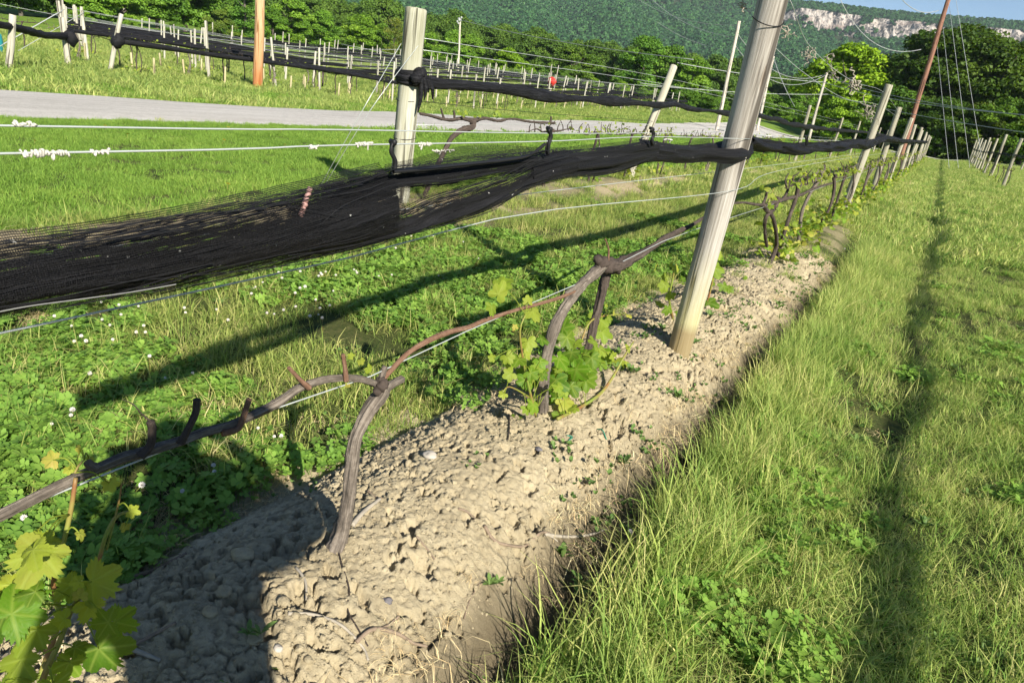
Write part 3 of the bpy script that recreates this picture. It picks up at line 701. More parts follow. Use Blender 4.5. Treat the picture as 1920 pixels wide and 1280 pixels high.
# clods of soil lying on the bank
_cl = []
for i in range(6):
    mb = MB(); ball(mb, (0, 0, 0), .5, 6, 7, .9, 50+i, (1, .85, .7)); _cl.append(mb.mesh('clod', M_SOIL, False))
S_CLOD = make_sources('clod', _cl, M_SOIL)
x, y, z, rng = scatter(-1.62, -.55, .2, 7, 900, lambda x, y: np.clip(mound_h(x, y)/.1, 0, 1)*sstep(.40, .58, fbm(x*3.1, y*3.1, 99, 3)+.1), 19)
x2, y2, z2, _ = scatter(-1.62, -.58, .2, 4.5, 9000, lambda x, y: np.clip(mound_h(x, y)/.1, 0, 1)*sstep(.36, .60, fbm(x*4.1, y*4.1, 101, 3)), 24)
x, y = np.r_[x, x2], np.r_[y, y2]; cs = np.r_[.004+.030*rng.random(len(x)-len(x2))**5, .0025+.008*rng.random(len(x2))**3]
instancer('soil_clods', np.stack([x, y, smz(x, y)-.0005], 1), rng.random((len(x), 3))*6.28, cs, S_CLOD)
# ------------------------------------------------------------------ posts
M_POSTPALE = m_post('bleached_wood', [(.25, (.29, .27, .21)), (.5, (.42, .40, .33)), (.8, (.55, .53, .46))], None, (30, 30, 2))
def post_mesh(name, h, r0, r1, mat, seed, sides=16, n=26, flat=0.0):
    mb = MB(); z = np.concatenate([np.linspace(-.35, h-.012, n), [h]]); rr = np.interp(z, [-.35, h], [r0, r1]); rr[-1] *= .88
    th = np.linspace(0, 2*np.pi, sides, endpoint=False)
    R = rr[:, None]*(1+.05*(fbm(np.cos(th)[None]*1.5+z[:, None]*1.1+seed, np.sin(th)[None]*1.5+seed*2.3, seed, 3)-.5)*2+.018*(fbm(th[None]*6+seed+0*z[:, None], z[:, None]*.8, seed+3, 2)-.5)*2)
    if flat: R = R*(1-flat*np.abs(np.sin(2*th))[None]**2*-1)
    bx = .015*np.sin(z*1.7+seed); by = .012*np.sin(z*1.3+seed*2)
    V = np.stack([bx[:, None]+R*np.cos(th), by[:, None]+R*np.sin(th), np.repeat(z[:, None], sides, 1)], -1)
    V[-1, :, 2] += .006*(fbm(th*2, th*0+seed, 3, 2)-.5)
    V = V.reshape(-1, 3); f = grid_faces(len(z), sides, True); m = len(V); k = (len(z)-1)*sides
    V = np.concatenate([V, [[bx[-1], by[-1], h+.002]]]); f += [(k+j, k+(j+1) % sides, m) for j in range(sides)]
    mb.add(V, f); return mb.mesh(name, mat)
def set_post(o, base, top):
    b = Vector([float(v) for v in base]); d = Vector([float(v) for v in top])-b
    o.location = b; o.rotation_mode = 'QUATERNION'; o.rotation_quaternion = d.to_track_quat('Z', 'Y')
G_POST = 'wooden trellis posts'
def add_post(name, mesh, base, top, label, cat='post', group=G_POST):
    o = link(name, mesh); set_post(o, base, top); return tag(o, label, cat, group)
# near main post
MP = np.array([-.94, 3.87, .14])
o = add_post('trellis_post', post_mesh('post_main', 2.35, .066, .076, M_POSTMAIN, 3, 28, 60), MP, (-.942, 3.87, 2.05), 'thick grey weathered post standing in the soil bank, nearest of all, with net across it')
pvar = [post_mesh('post_kind', 2.3, .068, .062, M_POST, 20+i) for i in range(4)]
def lay_row(ys, x, zt, labels, kinds, seedx=0, cat='post', group=G_POST):
    for i, (y, lb) in enumerate(zip(ys, labels)):
        b = np.array([x+.02*math.sin(i*2.1+seedx), y, 0]); b[2] = float(gz(b[0], b[1])); h = zt(i)-b[2]
        t = b+np.array([.04*math.sin(i*3.3+seedx), .05*math.cos(i*1.7+seedx), h])
        o = add_post('trellis_post', kinds[i % len(kinds)], b, t, lb, cat, group); o.scale = (1, 1, h/2.3)
main_ys = [13.4, 19.6, 26.2, 32.8, 39, 45.5, 52, 58.5, 65, 71.5, 78]
lay_row(main_ys, -1.1, lambda i: [2.31, 2.22, 2.2, 2.16, 2.2, 2.18, 2.2, 2.15, 2.2, 2.2, 2.2][i],
        ['%s grey post behind the thick near post in the row along the grass aisle' % nth(i) for i in range(11)], pvar, 1)
LA = np.array([-4.708, 5.74, float(gz(-4.708, 5.74))])
o = add_post('trellis_post', post_mesh('post_end', 1.965-float(gz(-4.708, 5.74)), .104, .100, M_POSTGREEN, 9, 24, 44, .10), LA, (-4.70, 5.75, 1.97), 'broad greenish end post with white flaking patches and a black net knot')
M_FLAKE = m_plain('white_flake', (.78, .77, .72), .7, .2, 0, .1, 60)
left_ys = [12.36, 20.4, 29.6, 40, 49, 58, 67, 76]
lay_row(left_ys, -4.7, lambda i: [2.14, 2.22, 2.2, 2.1, 2.2, 2.2, 2.2, 2.2][i], ['%s post along the middle row after its broad end post' % nth(i) for i in range(8)], pvar, 5)
_b = [o_ for o_ in COL.objects if o_.get('label', '').startswith('first post along the middle row')][0]; set_post(_b, (-4.71, 12.34, .05), (-4.70, 13.30, 2.12)); _b.scale = (1.12, 1.12, 1.0)
right_ys = [15.4, 34.7, 44.4, 50.5, 55, 59, 62.5, 65.5, 68.5, 71.5, 74, 76.5, 79]
lay_row(right_ys, 2.62, lambda i: float(gz(2.62, right_ys[i]))+[2.1, 1.95, 2.25][i % 3], ['%s post of the row on the right side of the aisle' % nth(i) for i in range(len(right_ys))], pvar, 9)
for r in range(4):
    ys = [40+6.5*i+2*r for i in range(6)]
    lay_row(ys, 6.2+3.4*r, lambda i: float(gz(6.2+3.4*r, ys[i]))+2.05, ['%s post in the %s row beyond the right hand row' % (nth(i), nth(r)) for i in range(6)], pvar, 30+r)

# ------------------------------------------------------------------ nets
def net_layer(mb, st, xp, x_off=0.0, nv=12, du=.02, dens=(1, 1), edge=.25, bulge=.03, grow_t=0, grow_b=0, seed=0, fold=.008, sagx=None):
    st = np.asarray(st, float); T = []; B = []
    for p, t, b in st:
        T.append(onx(p, t-grow_t, xp)); B.append(onx(p, b+grow_b, xp))
    T = np.array(T); B = np.array(B); ym = (T[:, 1]+B[:, 1])/2; T[:, 1] = B[:, 1] = ym
    k = np.concatenate([[True], np.diff(ym) > .003]); T, B, ym = T[k], B[k], ym[k]
    ys = [ym[0]]
    while ys[-1] < ym[-1]: ys.append(ys[-1]+max(du, .012*ys[-1]))
    ys[-1] = ym[-1]; ys = np.array(ys)
    def sm(a):
        q = np.interp(ys, ym, a); 
        if len(q) > 9:
            kk = np.ones(5)/5; q2 = np.convolve(np.pad(q, 2, 'edge'), kk, 'valid'); q = q2
        return q
    zt = sm(T[:, 2]); zb = sm(B[:, 2]); u = ys
    v = np.linspace(0, 1, nv); Z = zt[:, None]*(1-v)+zb[:, None]*v; H = (zt-zb)[:, None]
    X = xp+x_off+bulge*(1-(2*v-1)**2)[None]+fold*(fbm(u[:, None]*2.2+seed, v[None]*5.5+u[:, None]*.4+seed*3, seed, 3)-.5)*4
    if sagx is not None: X = X+sagx(ys)[:, None]
    V = np.stack([X, np.repeat(ys[:, None], nv, 1), Z+.004*(fbm(u[:, None]*6, v[None]*3, seed+2, 2)-.5)], -1).reshape(-1, 3)
    e = np.minimum(v, 1-v)/max(edge, 1e-3); dn = np.clip(e, 0, 1)
    dn = dens[0]+(dens[1]-dens[0])*dn; 
    vm = (Z-Z.mean()).ravel()+.0; 
    mb.add(V, grid_faces(len(ys), nv), u=np.repeat(u, nv), v=(v[None]*H+seed*.137+0*ys[:, None]).ravel(), dens=np.tile(dn, len(ys)))
NXP = -.985
def bump_post(ys): return .105*np.exp(-((ys-3.87)/.30)**4)
S_A = [(-110, 472, 612), (0, 452, 592), (100, 440, 578), (200, 428, 562), (300, 411, 546), (400, 392, 523), (500, 372, 500), (600, 348, 479), (680, 331, 464), (720, 318, 452)]
S_UP = [(600, 349, 440), (640, 341, 398), (693, 327, 373), (737, 314, 357), (792, 311, 350), (846, 302, 347), (934, 289, 330), (980, 285, 326), (1030, 281, 322), (1067, 281, 318)]
S_LO = [(540, 380, 491), (600, 392, 479), (645, 402, 472), (700, 405, 458), (759, 395, 441), (802, 373, 430), (846, 360, 418), (890, 347, 404), (934, 331, 386), (975, 313, 360), (1010, 298, 345), (1067, 284, 331)]
S_B = [(985, 300, 352), (1030, 284, 339), (1067, 281, 331), (1105, 276, 330), (1142, 273, 327), (1180, 268, 318), (1205, 264, 308), (1225, 263, 301)]
S_C = [(1212, 263, 305), (1240, 268, 302), (1281, 275, 307), (1328, 275, 302), (1362, 269, 296), (1389, 260, 288), (1406, 250, 276)]
S_D = [(1402, 251, 277), (1416, 257, 284), (1443, 263, 287), (1470, 267, 285), (1493, 271, 293), (1510, 270, 290), (1520, 269, 286), (1547, 269, 285), (1562, 268, 286), (1580, 266, 284), (1600, 262, 278), (1630, 262, 281), (1647, 257, 271), (1658, 254, 267), (1672, 255, 267), (1685, 259, 268), (1697, 261, 269), (1720, 262.5, 269), (1738, 264, 269)]
net = thing('bird_net', 'black bird netting gathered along the near vine row, split open beside the end post', 'net', (-.985, 1.2, 1.2), 'gathered bird nets')
net.location = (0, 0, 0)
mb = MB()
net_layer(mb, S_A, NXP, 0, 16, dens=(.52, 1.0), edge=.34, bulge=.045, seed=1)
net_layer(mb, S_UP, NXP, .004, 10, dens=(.5, .92), edge=.3, bulge=.02, seed=2)
net_layer(mb, S_LO, NXP, .006, 12, dens=(.45, .95), edge=.28, bulge=.03, seed=3)
net_layer(mb, S_B, NXP, .003, 14, dens=(.7, 1.1), edge=.2, bulge=.03, seed=4)
net_layer(mb, S_C, NXP, .0, 12, dens=(.8, 1.1), edge=.15, bulge=.03, seed=5, sagx=bump_post)
net_layer(mb, S_D, NXP, .0, 10, dens=(.85, 1.1), edge=.15, bulge=.05, seed=6, sagx=bump_post, fold=.024)
obj('gathered_netting', mb, M_NET, net)
mb = MB()
net_layer(mb, S_A, NXP, -.02, 16, dens=(-.02, .85), edge=.45, bulge=.05, grow_t=12, grow_b=5, seed=7)
net_layer(mb, S_A, NXP, .012, 16, dens=(.1, .66), edge=.4, bulge=.05, grow_t=4, grow_b=2, seed=8)
net_layer(mb, S_UP, NXP, -.015, 10, dens=(.10, .9), edge=.4, bulge=.02, grow_t=3, seed=9)
net_layer(mb, S_LO, NXP, -.01, 12, dens=(.15, .95), edge=.4, bulge=.03, grow_b=6, seed=10)
net_layer(mb, S_B, NXP, -.014, 12, dens=(.25, 1), edge=.35, bulge=.03, grow_b=4, grow_t=3, seed=11)
net_layer(mb, S_C, NXP, -.05, 10, dens=(.9, 1.1), edge=.2, bulge=.03, seed=12)
net_layer(mb, S_D, NXP, -.07, 8, dens=(.9, 1.1), edge=.2, bulge=.0, grow_b=1, seed=13)
net_layer(mb, [(737, 313, 330), (792, 302, 322), (846, 285, 316), (880, 278, 306), (934, 274, 300), (990, 276, 298), (1030, 279, 296)], NXP, -.03, 8, dens=(-.15, -.05), bulge=.01, seed=14)
net_layer(mb, [(1290, 274, 290), (1320, 268, 290), (1345, 258, 288), (1352, 254, 285)], NXP, -.06, 8, dens=(-.1, .1), bulge=.0, seed=15)
obj('loose_outer_netting', mb, M_NET, net)
mb = MB()
net_layer(mb, [(650, 390, 408), (690, 372, 410), (737, 356, 402), (792, 349, 384), (846, 345, 364), (900, 338, 350), (938, 330, 334)], NXP, -.012, 9, dens=(-.2, -.2), bulge=0, seed=16, fold=.004)
obj('open_mesh_panel', mb, M_NET, net)
def strand_between(mb, pts, r, xo=0.0, n=40):
    P = np.array([onx(p, q, NXP+xo) for p, q in pts]); tube(mb, P, r, 5, n, caps=False)
mb = MB(); rr_ = random.Random(3)
for st, gt, gb, cnt in ((S_A, 16, 8, 26), (S_UP, 5, 3, 8), (S_LO, 4, 8, 14), (S_B, 4, 5, 8)):
    for i in range(cnt):
        e = rr_.choice((-1, 1)); f0 = rr_.uniform(-.07, .25); f1 = rr_.uniform(-.07, .25); pts = []
        i0 = rr_.randrange(0, max(1, len(st)//2)); i1 = rr_.randrange(i0+2, len(st)+1) if i0+2 < len(st) else len(st)
        seg = st[i0:i1] if i1-i0 >= 3 else st
        for j, (p, t, b) in enumerate(seg):
            f = f0+(f1-f0)*j/(len(seg)-1)+.03*math.sin(j*1.3+i); h = b-t
            pts.append((p, (t+f*h) if e < 0 else (b-f*h)))
        strand_between(mb, pts, .0008, rr_.uniform(.0, .075), 60)
for f in (.0, .03, .06, .12):
    strand_between(mb, [(p, t+(.70+f)*(b-t) if p < 1000 else t+.3*(b-t)) for p, t, b in [(737, 300, 330), (792, 297, 320), (846, 300, 316), (934, 296, 306), (1030, 278, 290)]], .002, .03)
strand_between(mb, [(737, 322), (792, 318), (846, 312), (934, 302), (990, 292), (1022, 270)], .0045, .045)
obj('strands', mb, M_STRAND, net)
mb = MB(); strand_between(mb, [(-60, 597), (0, 584), (60, 573), (150, 561), (250, 547), (330, 533)], .0008, .085); obj('pale_edge_cord', mb, M_CORD, net)
for tp in ([(737, 268), (734, 285), (741, 303), (739, 322)], [(1030, 243), (1033, 256), (1029, 270), (1027, 290)], [(1222, 243), (1226, 252), (1222, 262), (1224, 272)], [(1405, 247), (1409, 252), (1406, 262), (1410, 274)], [(1512, 258), (1513, 264), (1512, 272)]):
    mb = MB()
    for q in range(3):
        P = np.array([onx(p+1.5*math.sin(q*2+i), y, NXP+.03+.006*q) for i, (p, y) in enumerate(tp)]); D_ = np.linalg.norm(P[0]-EYE)
        tube(mb, P, .0022+.0009*D_, 6, 14, rough=.3, seed=q)
    tube(mb, [onx(tp[0][0]-4, tp[0][1]-3, NXP+.03), onx(tp[0][0]+3, tp[0][1]-1, NXP+.045), onx(tp[0][0]-2, tp[0][1]+4, NXP+.03)], .006, 6, 8, rough=.3)
    obj('tie', mb, M_STRAND, net)
# white bird-lime specks caught in the net are left as surface dust
def rope_net(name, ys, xf, ztf, zbf, label, thick=.05, seed=0, nv=10, parent=None, group='gathered bird nets', mat=None):
    mb = MB(); th = np.linspace(0, 2*np.pi, nv, endpoint=False); V = []
    for y in ys:
        zt, zb = ztf(y), zbf(y); c = (zt+zb)/2; h = (zt-zb)/2
        rr = 1+.35*(fbm(np.cos(th)*1.2+y*1.1+seed, np.sin(th)*1.2+y*.6, seed, 3)-.5)*2
        V.append(np.stack([xf(y)+thick*np.cos(th)*rr, np.full(nv, y), c+h*np.sin(th)*rr], 1))
    mb.add(np.array(V).reshape(-1, 3), grid_faces(len(ys), nv, True))
    o = obj(name, mb, mat or M_NETFAR, parent)
    return tag(o, label, 'net', group) if label else o
# middle row net with the knot round its end post
LN = [(800, 140, 161), (850, 147, 166), (900, 155, 173), (950, 161, 180), (1000, 167, 187), (1050, 172, 191), (1100, 178, 194), (1150, 183, 197), (1200, 187, 201), (1230, 188, 203), (1262, 191, 201), (1285, 198, 209), (1325, 202, 209), (1345, 206, 215), (1380, 209, 219), (1412, 212, 220), (1447, 217, 227), (1480, 228, 237), (1513, 233, 242), (1547, 238, 245), (1580, 241.5, 248.5), (1620, 245, 250), (1660, 252, 256)]
lt = np.array([onx(p, t, -4.62) for p, t, b in LN]); lb = np.array([onx(p, b, -4.62) for p, t, b in LN]); ly = (lt[:, 1]+lb[:, 1])/2
ln_ys = np.concatenate([np.arange(5.80, 14, .12), np.arange(14, ly[-1], .4)])
lnet = thing('bird_net', 'black net rolled along the middle row, knotted round the broad end post', 'net', (0, 0, 0), 'gathered bird nets')
rope_net('rolled_netting', ln_ys, lambda y: -4.59 if y > 6.1 else -4.62, lambda y: float(np.interp(y, ly, lt[:, 2]))+.02*math.sin(y*1.9), lambda y: float(np.interp(y, ly, lb[:, 2]))+.018*math.sin(y*2.7+1), None, .035, 3, parent=lnet)
mb = MB(); th = np.linspace(0, 6.283, 25)
for zz, r_ in ((1.30, .125), (1.33, .13), (1.36, .125), (1.39, .122), (1.345, .137)):
    tube(mb, np.stack([-4.705+r_*np.cos(th), 5.745+r_*np.sin(th), zz+.02*np.sin(th+zz*9)], 1), .026, 7, 40, rough=.35, seed=int(zz*100), caps=False)
obj('wrapped_band', mb, M_NETFAR, lnet)
mb = MB(); kc = onx(785, 143, -4.56)
for i in range(7):
    a = i*.9; ball(mb, kc+np.array([.02*math.sin(a), .06*math.cos(a*1.3), .035*math.sin(a*2)]), .055, 8, 9, .5, i)
for i, (dx, dz) in enumerate(((-.01, -.34), (.03, -.22), (.06, -.14), (.10, -.2))):
    tube(mb, [kc+[0.03, dx, 0], kc+[.05, dx*1.5+.02, dz*.5], kc+[.04, dx*2+.01, dz]], [.03, .024, .006], 6, 12, rough=.4, seed=i)
obj('knot', mb, M_NETFAR, lnet)
# right row net (its shadow falls on the aisle)
rope_net('bird_net', np.arange(-4, 79, .16), lambda y: 2.60, lambda y: float(gz(2.6, y))+1.33+.03*math.sin(y*1.3), lambda y: float(gz(2.6, y))+1.27-.07*abs(math.sin(y*1.15+.4*math.sin(y*.31)))**2-.04*float(vnoise(y*.9, 3.3, 4)), 'black net hanging in scallops along the row on the right of the aisle', .03, 8, mat=M_NETTHIN)

# ------------------------------------------------------------------ wires
def wire(name, pts, r, mat, label, cat='wire', group=None, n=40, sag=0):
    P = np.array(pts, float)
    if sag:
        t = np.linspace(0, 1, n)[:, None]; P = P[0]*(1-t)+P[-1]*t; P[:, 2] -= sag*4*(t*(1-t))[:, 0]
    mb = MB(); tube(mb, P, r, 6, n); return tag(obj(name, mb, mat), label, cat, group)
GW = 'trellis wires'
wire('trellis_wire', [(-1.04, -2.5, 1.325), (-1.05, .46, 1.338), (-1.05, 1.08, 1.345), (-1.05, 2.2, 1.355), (-1.03, 3.87, 1.392)], .0015, M_WIRE, 'upper of the two pale wires crossing above the near net', group=GW)
wire('trellis_wire', [(-1.05, -2.5, 1.28), (-1.05, .455, 1.302), (-1.05, 1.08, 1.314), (-1.05, 1.99, 1.328), (-1.05, 2.9, 1.352), (-.86, 3.86, 1.385)], .0017, M_WIRE, 'lower of the two pale wires crossing above the near net, with pale knots', group=GW)
wire('trellis_wire', [(-1.05, 3.9, 1.40), (-1.05, 7, 1.375), (-1.08, 13.4, 1.385), (-1.08, 40, 1.4), (-1.08, 78, 1.4)], .0024, M_WIRE, 'wire above the net beyond the thick near post', group=GW)
cz = [(-1.1, -1.5, .73), (-1.1, .42, .716), (-1.1, .9, .722), (-1.1, 1.35, .70), (-1.1, 1.83, .728), (-1.1, 2.8, .752), (-1.07, 3.75, .83), (-1.1, 8, .80), (-1.1, 13.4, .82), (-1.1, 40, .85)]
wire('trellis_wire', cz, .0018, M_WIRE, 'low wire carrying the bare vine arms of the near row', group=GW, n=90)
wire('trellis_wire', [(-1.05, -1, 1.03), (-1.05, 1.0, 1.062), (-1.05, 1.96, 1.103), (-.862, 3.86, 1.118), (-1.03, 6, 1.13), (-1.08, 13.4, 1.15), (-1.08, 30, 1.15)], .0017, M_WIRE, 'thin wire below the near net, looped over the thick near post', group=GW, n=90)
wire('trellis_wire', [(-1.07, .5, 1.15), (-1.07, 1.72, 1.159), (-1.06, 3.15, 1.166), (-1.06, 6, 1.17), (-1.08, 13.4, 1.20)], .0014, M_WIRE, 'thin wire behind the near net', group=GW, n=70)
wire('trellis_wire', [(-.86, 3.9, 2.06), (-1.05, 5.98, 2.03), (-1.05, 8.9, 2.02), (-1.08, 13.4, 2.18), (-1.1, 19.6, 2.1)], .0022, M_WIRE, 'top wire from the thick near post to the next post', group=GW, n=60)
wire('trellis_wire', [(-1.02, 3.9, 1.93), (-1.06, 6, 1.86), (-1.06, 8.9, 1.83), (-1.1, 13.4, 1.98), (-1.1, 19.6, 2.0)], .0020, M_WIRE, 'second wire under the top wire beyond the thick near post', group=GW, n=60)
wire('wire_loop', [MP+[.088*math.cos(a), .088*math.sin(a), 1.83+.05*math.sin(a-.6)] for a in np.linspace(-2.2, 1.2, 14)], .0028, M_STRAND, 'dark wire loop round the top of the thick near post', group='wire loops')
for z0, lb in ((1.71, 'top wire'), (1.60, 'second wire'), (.87, 'cordon wire')):
    wire('trellis_wire', [(-4.7, 4.2 if z0 > 1 else 5.75, z0-.12 if z0 > 1 else z0), (-4.7, 5.75, z0), (-4.7, 12.5, z0+.18), (-4.7, 20.4, z0+.2), (-4.7, 49, z0+.2)][1:], .003, M_WIRE, '%s of the middle row leaving the broad end post' % lb, group=GW)
wire('trellis_wire', [(-4.66, 5.75, 1.12), (-4.66, 8, 1.10), (-4.66, 12.5, 1.12), (-4.66, 20, 1.15)], .003, M_STRAND, 'dark wire under the rolled net of the middle row', group=GW)
anc = hit(588, 372)
for i, (p, q) in enumerate(((752, 82), (790, 78))):
    wire('guy_wire', [onx(p, q, -4.72 if i == 0 else -4.60), onx((p+596-8*i)/2, (q+352)/2, -4.66), anc+[.0, .05*i, 0]], .003, M_WIRE, ['guy wire from the left edge of the broad end post to the ground', 'guy wire crossing the face of the broad end post to the ground'][i], group='guy wires')
for i, (z0, yy) in enumerate(((1.12, 0), (.75, 0))):
    th = np.linspace(0, 6.283, 24)
    wire('wire_loop', np.stack([-4.706+.118*np.cos(th), 5.745+.118*np.sin(th), z0+.02*np.sin(th)], 1), .0035, M_STRAND, ['dark wire loop under the knot on the broad end post', 'dark wire loop low on the broad end post'][i], group='wire loops')
# dried tendrils, knots of old cane on the wires
def tendrils(c, size, n, seed, label, r=.0022, yext=1.0, near=False):
    rd = random.Random(seed); mb = MB()
    if near:
        P = []
        for i in range(n*7):
            t = (i/(n*7-1)-.5)*2; P.append(np.array(c)+np.array([.0022*math.sin(i*1.9)+rd.gauss(0, .0010), t*size*yext, .0022*math.cos(i*1.9)+rd.gauss(0, .0016)-(.010*max(0, rd.gauss(0, 1)) if i % 9 == 4 else 0)]))
        tube(mb, P, [r*rd.uniform(.6, 1.5) for _ in P], 6, n*22, rough=.4, seed=seed)
        return tag(obj('dried_tendril', mb, M_KNOT), label, 'tendril', 'dried tendrils on the wires')
    for i in range(n):
        p = np.array(c)+np.array([rd.gauss(0, .12), rd.gauss(0, .30*yext), rd.gauss(0, .16)-.12])*size; P = [p] if i == 0 else [Q0]
        Q0 = P[0]
        d = np.array([rd.gauss(0, 1), rd.gauss(0, 1), rd.gauss(0, 1)])
        for k in range(7):
            d = d*.6+np.array([rd.gauss(0, 1), rd.gauss(0, 1), rd.gauss(0, 1)])*.8; d /= np.linalg.norm(d); P.append(P[-1]+d*size*.09)
        tube(mb, P, r*rd.uniform(.6, 1.3), 5, 20)
    return tag(obj('dried_tendril', mb, M_TENDRIL), label, 'tendril', 'dried tendrils on the wires')
for i, (px, py, sz, n, lb) in enumerate([(1400, 14, .12, 7, 'pale dried tendrils at the top left of the thick near post'), (1476, 64, .16, 9, 'pale dried tendrils right of the thick near post, just below its wire loop'), (1521, 98, .22, 9, 'long brown dried canes dangling from the top wire'), (1545, 108, .2, 5, 'thin dried tendrils hanging beside the dangling brown canes'), (1566, 135, .25, 8, 'dried tendrils on the top wire above the pale utility pole'), (1597, 152, .4, 12, 'pale dried tendrils before the bright yellow-green tree'), (1632, 185, .5, 12, 'dried tendrils at the top of the first grey post behind')]):
    tendrils(onx(px, py, -1.05), sz, n, 40+i, lb, .0028 if i < 5 else .006)
for i, (px, py, sz, n, lb) in enumerate([(85, 287, .035, 9, 'pale knot of old tendrils at the far left of the lower pale wire'), (188, 284, .015, 3, 'small pale tendril knot right of the far left knot on the lower pale wire'), (45, 233, .015, 3, 'tiny pale tendril knot on the upper pale wire'), (682, 270, .028, 6, 'pale curled tendril on the lower pale wire left of the broad end post'), (797, 270, .028, 7, 'pale tendril wrapped on the lower pale wire right of the broad end post'), (589, 276, .012, 3, 'tiny dry tendril on the lower pale wire before the lawn'), (830, 283, .05, 5, 'dry forked tendril hanging from the lower pale wire over the net'), (1252, 262, .07, 6, 'pale tendrils on the wires left of the thick near post'), (1440, 255, .12, 14, 'pale tendrils along the wire just right of the thick near post'), (1490, 259, .2, 12, 'pale tendrils along the wire above the scalloped net')]):
    tendrils(onx(px, py, -1.05), sz, n, 60+i, lb, .0016 if i < 7 else .0022, .9, True)

# ------------------------------------------------------------------ block of rows beyond the road
fpv = [post_mesh('field_post_kind', 2.0, .052, .046, M_POSTPALE, 70+i, 10, 8) for i in range(4)]
GF = 'pale posts in the rows beyond the road'
rdf = random.Random(12)
FARX = [-26-2.9*k for k in range(13)]; FAR0 = [(26+2.9*k)*.525+(.7 if k % 2 else 0) for k in range(13)]
for k, x in enumerate(FARX):
    ys = list(np.arange(FAR0[k], 80, 5.6 if k < 5 else 6.6)); 
    for i, y in enumerate(ys):
        yy = y+(rdf.uniform(-.7, .7) if i else 0); b = np.array([x, yy, float(gz(x, yy))]); h = rdf.uniform(1.75, 2.15)
        lean = rdf.gauss(0, .045)+(-.05 if i == 0 else 0)
        o = add_post('field_post', fpv[rdf.randrange(4)], b, b+np.array([rdf.gauss(0, .05), lean*h, h]), '%s post from the road end in the %s row past the road' % (nth(i), nth(k)), 'post', GF)
        o.scale = (1.3, 1.3, h/2.0) if i == 0 else ((1.15, 1.15, h/2.0) if k < 3 else (.95, .95, h/2.0))
    yy = np.arange(FAR0[k], 80, .35 if k < 4 else .9); s = k*1.7
    rope_net('bird_net', yy, lambda y: x+.10, lambda y: float(gz(x, y))+1.16+.04*math.sin(y*.86+s), lambda y: float(gz(x, y))+1.02+.06*math.sin(y*.43+s), 'rolled black net of the %s row beyond the gravel road' % nth(k), .06, k+40, 8 if k < 4 else 6)
    if k < 6:
        mb = MB(); zt = lambda y: float(gz(x, y))+1.75
        for dz in (0, -.28):
            tube(mb, [(x, y, zt(y)+dz) for y in np.arange(FAR0[k], 80, 6)], .004, 4, caps=False, spline=False)
        tag(obj('field_wires', mb, M_CABLE), 'pair of pale top wires along the %s row beyond the gravel road' % nth(k), 'wire', 'top wires beyond the road')
    if k < 3:
        wire('guy_wire', [(x, FAR0[k], float(gz(x, FAR0[k]))+1.7), (x+.2, FAR0[k]-2.6, float(gz(x, FAR0[k]-2.6)))][::1], .01, M_CABLE, 'guy wire of the end post of the %s row beyond the gravel road' % nth(k), group='guy wires', n=6)
# end posts of the short row at the far left
e1 = at(128, 133, -.45); e0 = at(15, 137, -.45)
for q, (b, tp, lb) in enumerate(((e1, (118, 33), 'pale end post at the far left with a net knotted round it'), (e0, (24, 28), 'pale post at the far left edge carrying a net past it'))):
    b = b.copy(); b[2] = float(gz(b[0], b[1])); d = ray(*tp); t_ = np.dot(b[:2], b[:2])/np.dot(d[:2], b[:2]); top = EYE+d*t_
    o = add_post('field_post', fpv[q], b, top, lb, 'post', GF); o.scale = (1.8, 1.8, np.linalg.norm(top-b)/2.0)
b1, b0 = e1, e0; dv = (b0-b1)/np.linalg.norm(b0-b1)
mb = MB(); P = [b1+[.05, .05, 1.02], b1+dv*1.2+[0, 0, .98], b0+[.1, .1, 1.16], b0+dv*2+[0, 0, 1.2], b0+dv*6+[0, 0, 1.2]]
tube(mb, P, .10, 9, 40, rough=.4, seed=5); ball(mb, b1+[.12, .1, .98], .2, 8, 9, .5, 3, (1, 1, 1.2)); tag(obj('bird_net', mb, M_NETFAR), 'rolled black net ending in a knot on the pale end post at the far left', 'net', 'gathered bird nets')
o = add_post('field_post', fpv[2], (-24.2, 14.0, float(gz(-24.2, 14))), (-23.9, 14.35, float(gz(-24.2, 14))+1.9), 'pale leaning post with a net knot right of the two far left posts', 'post', GF); o.scale = (1.5, 1.5, .95)
mb = MB(); zz = float(gz(-24.2, 14)); ball(mb, (-24.0, 14.2, zz+1.0), .2, 8, 9, .5, 8, (1, 1, 1.3)); tube(mb, [(-24, 14.2, zz+1.02), (-24.1, 18, zz+.95), (-24.2, 24, zz+.9), (-24.3, 32, float(gz(-24.3, 32))+1.05), (-24.4, 46, float(gz(-24.4, 46))+1.1), (-24.4, 76, float(gz(-24.4, 76))+1.1)], .085, 8, 60, rough=.4, seed=2); tag(obj('bird_net', mb, M_NETFAR), 'rolled black net starting at the pale leaning post, frontmost beyond the gravel road', 'net', 'gathered bird nets')
for i, (y, lb) in enumerate(zip(np.arange(21, 76, 7.4), [nth(i) for i in range(20)])):
    b = np.array([-24.3, y, float(gz(-24.3, y))]); o = add_post('field_post', fpv[i % 4], b, b+np.array([rdf.gauss(0, .06), rdf.gauss(0, .12), 1.95]), '%s pale post along the frontmost net beyond the gravel road' % lb, 'post', GF)
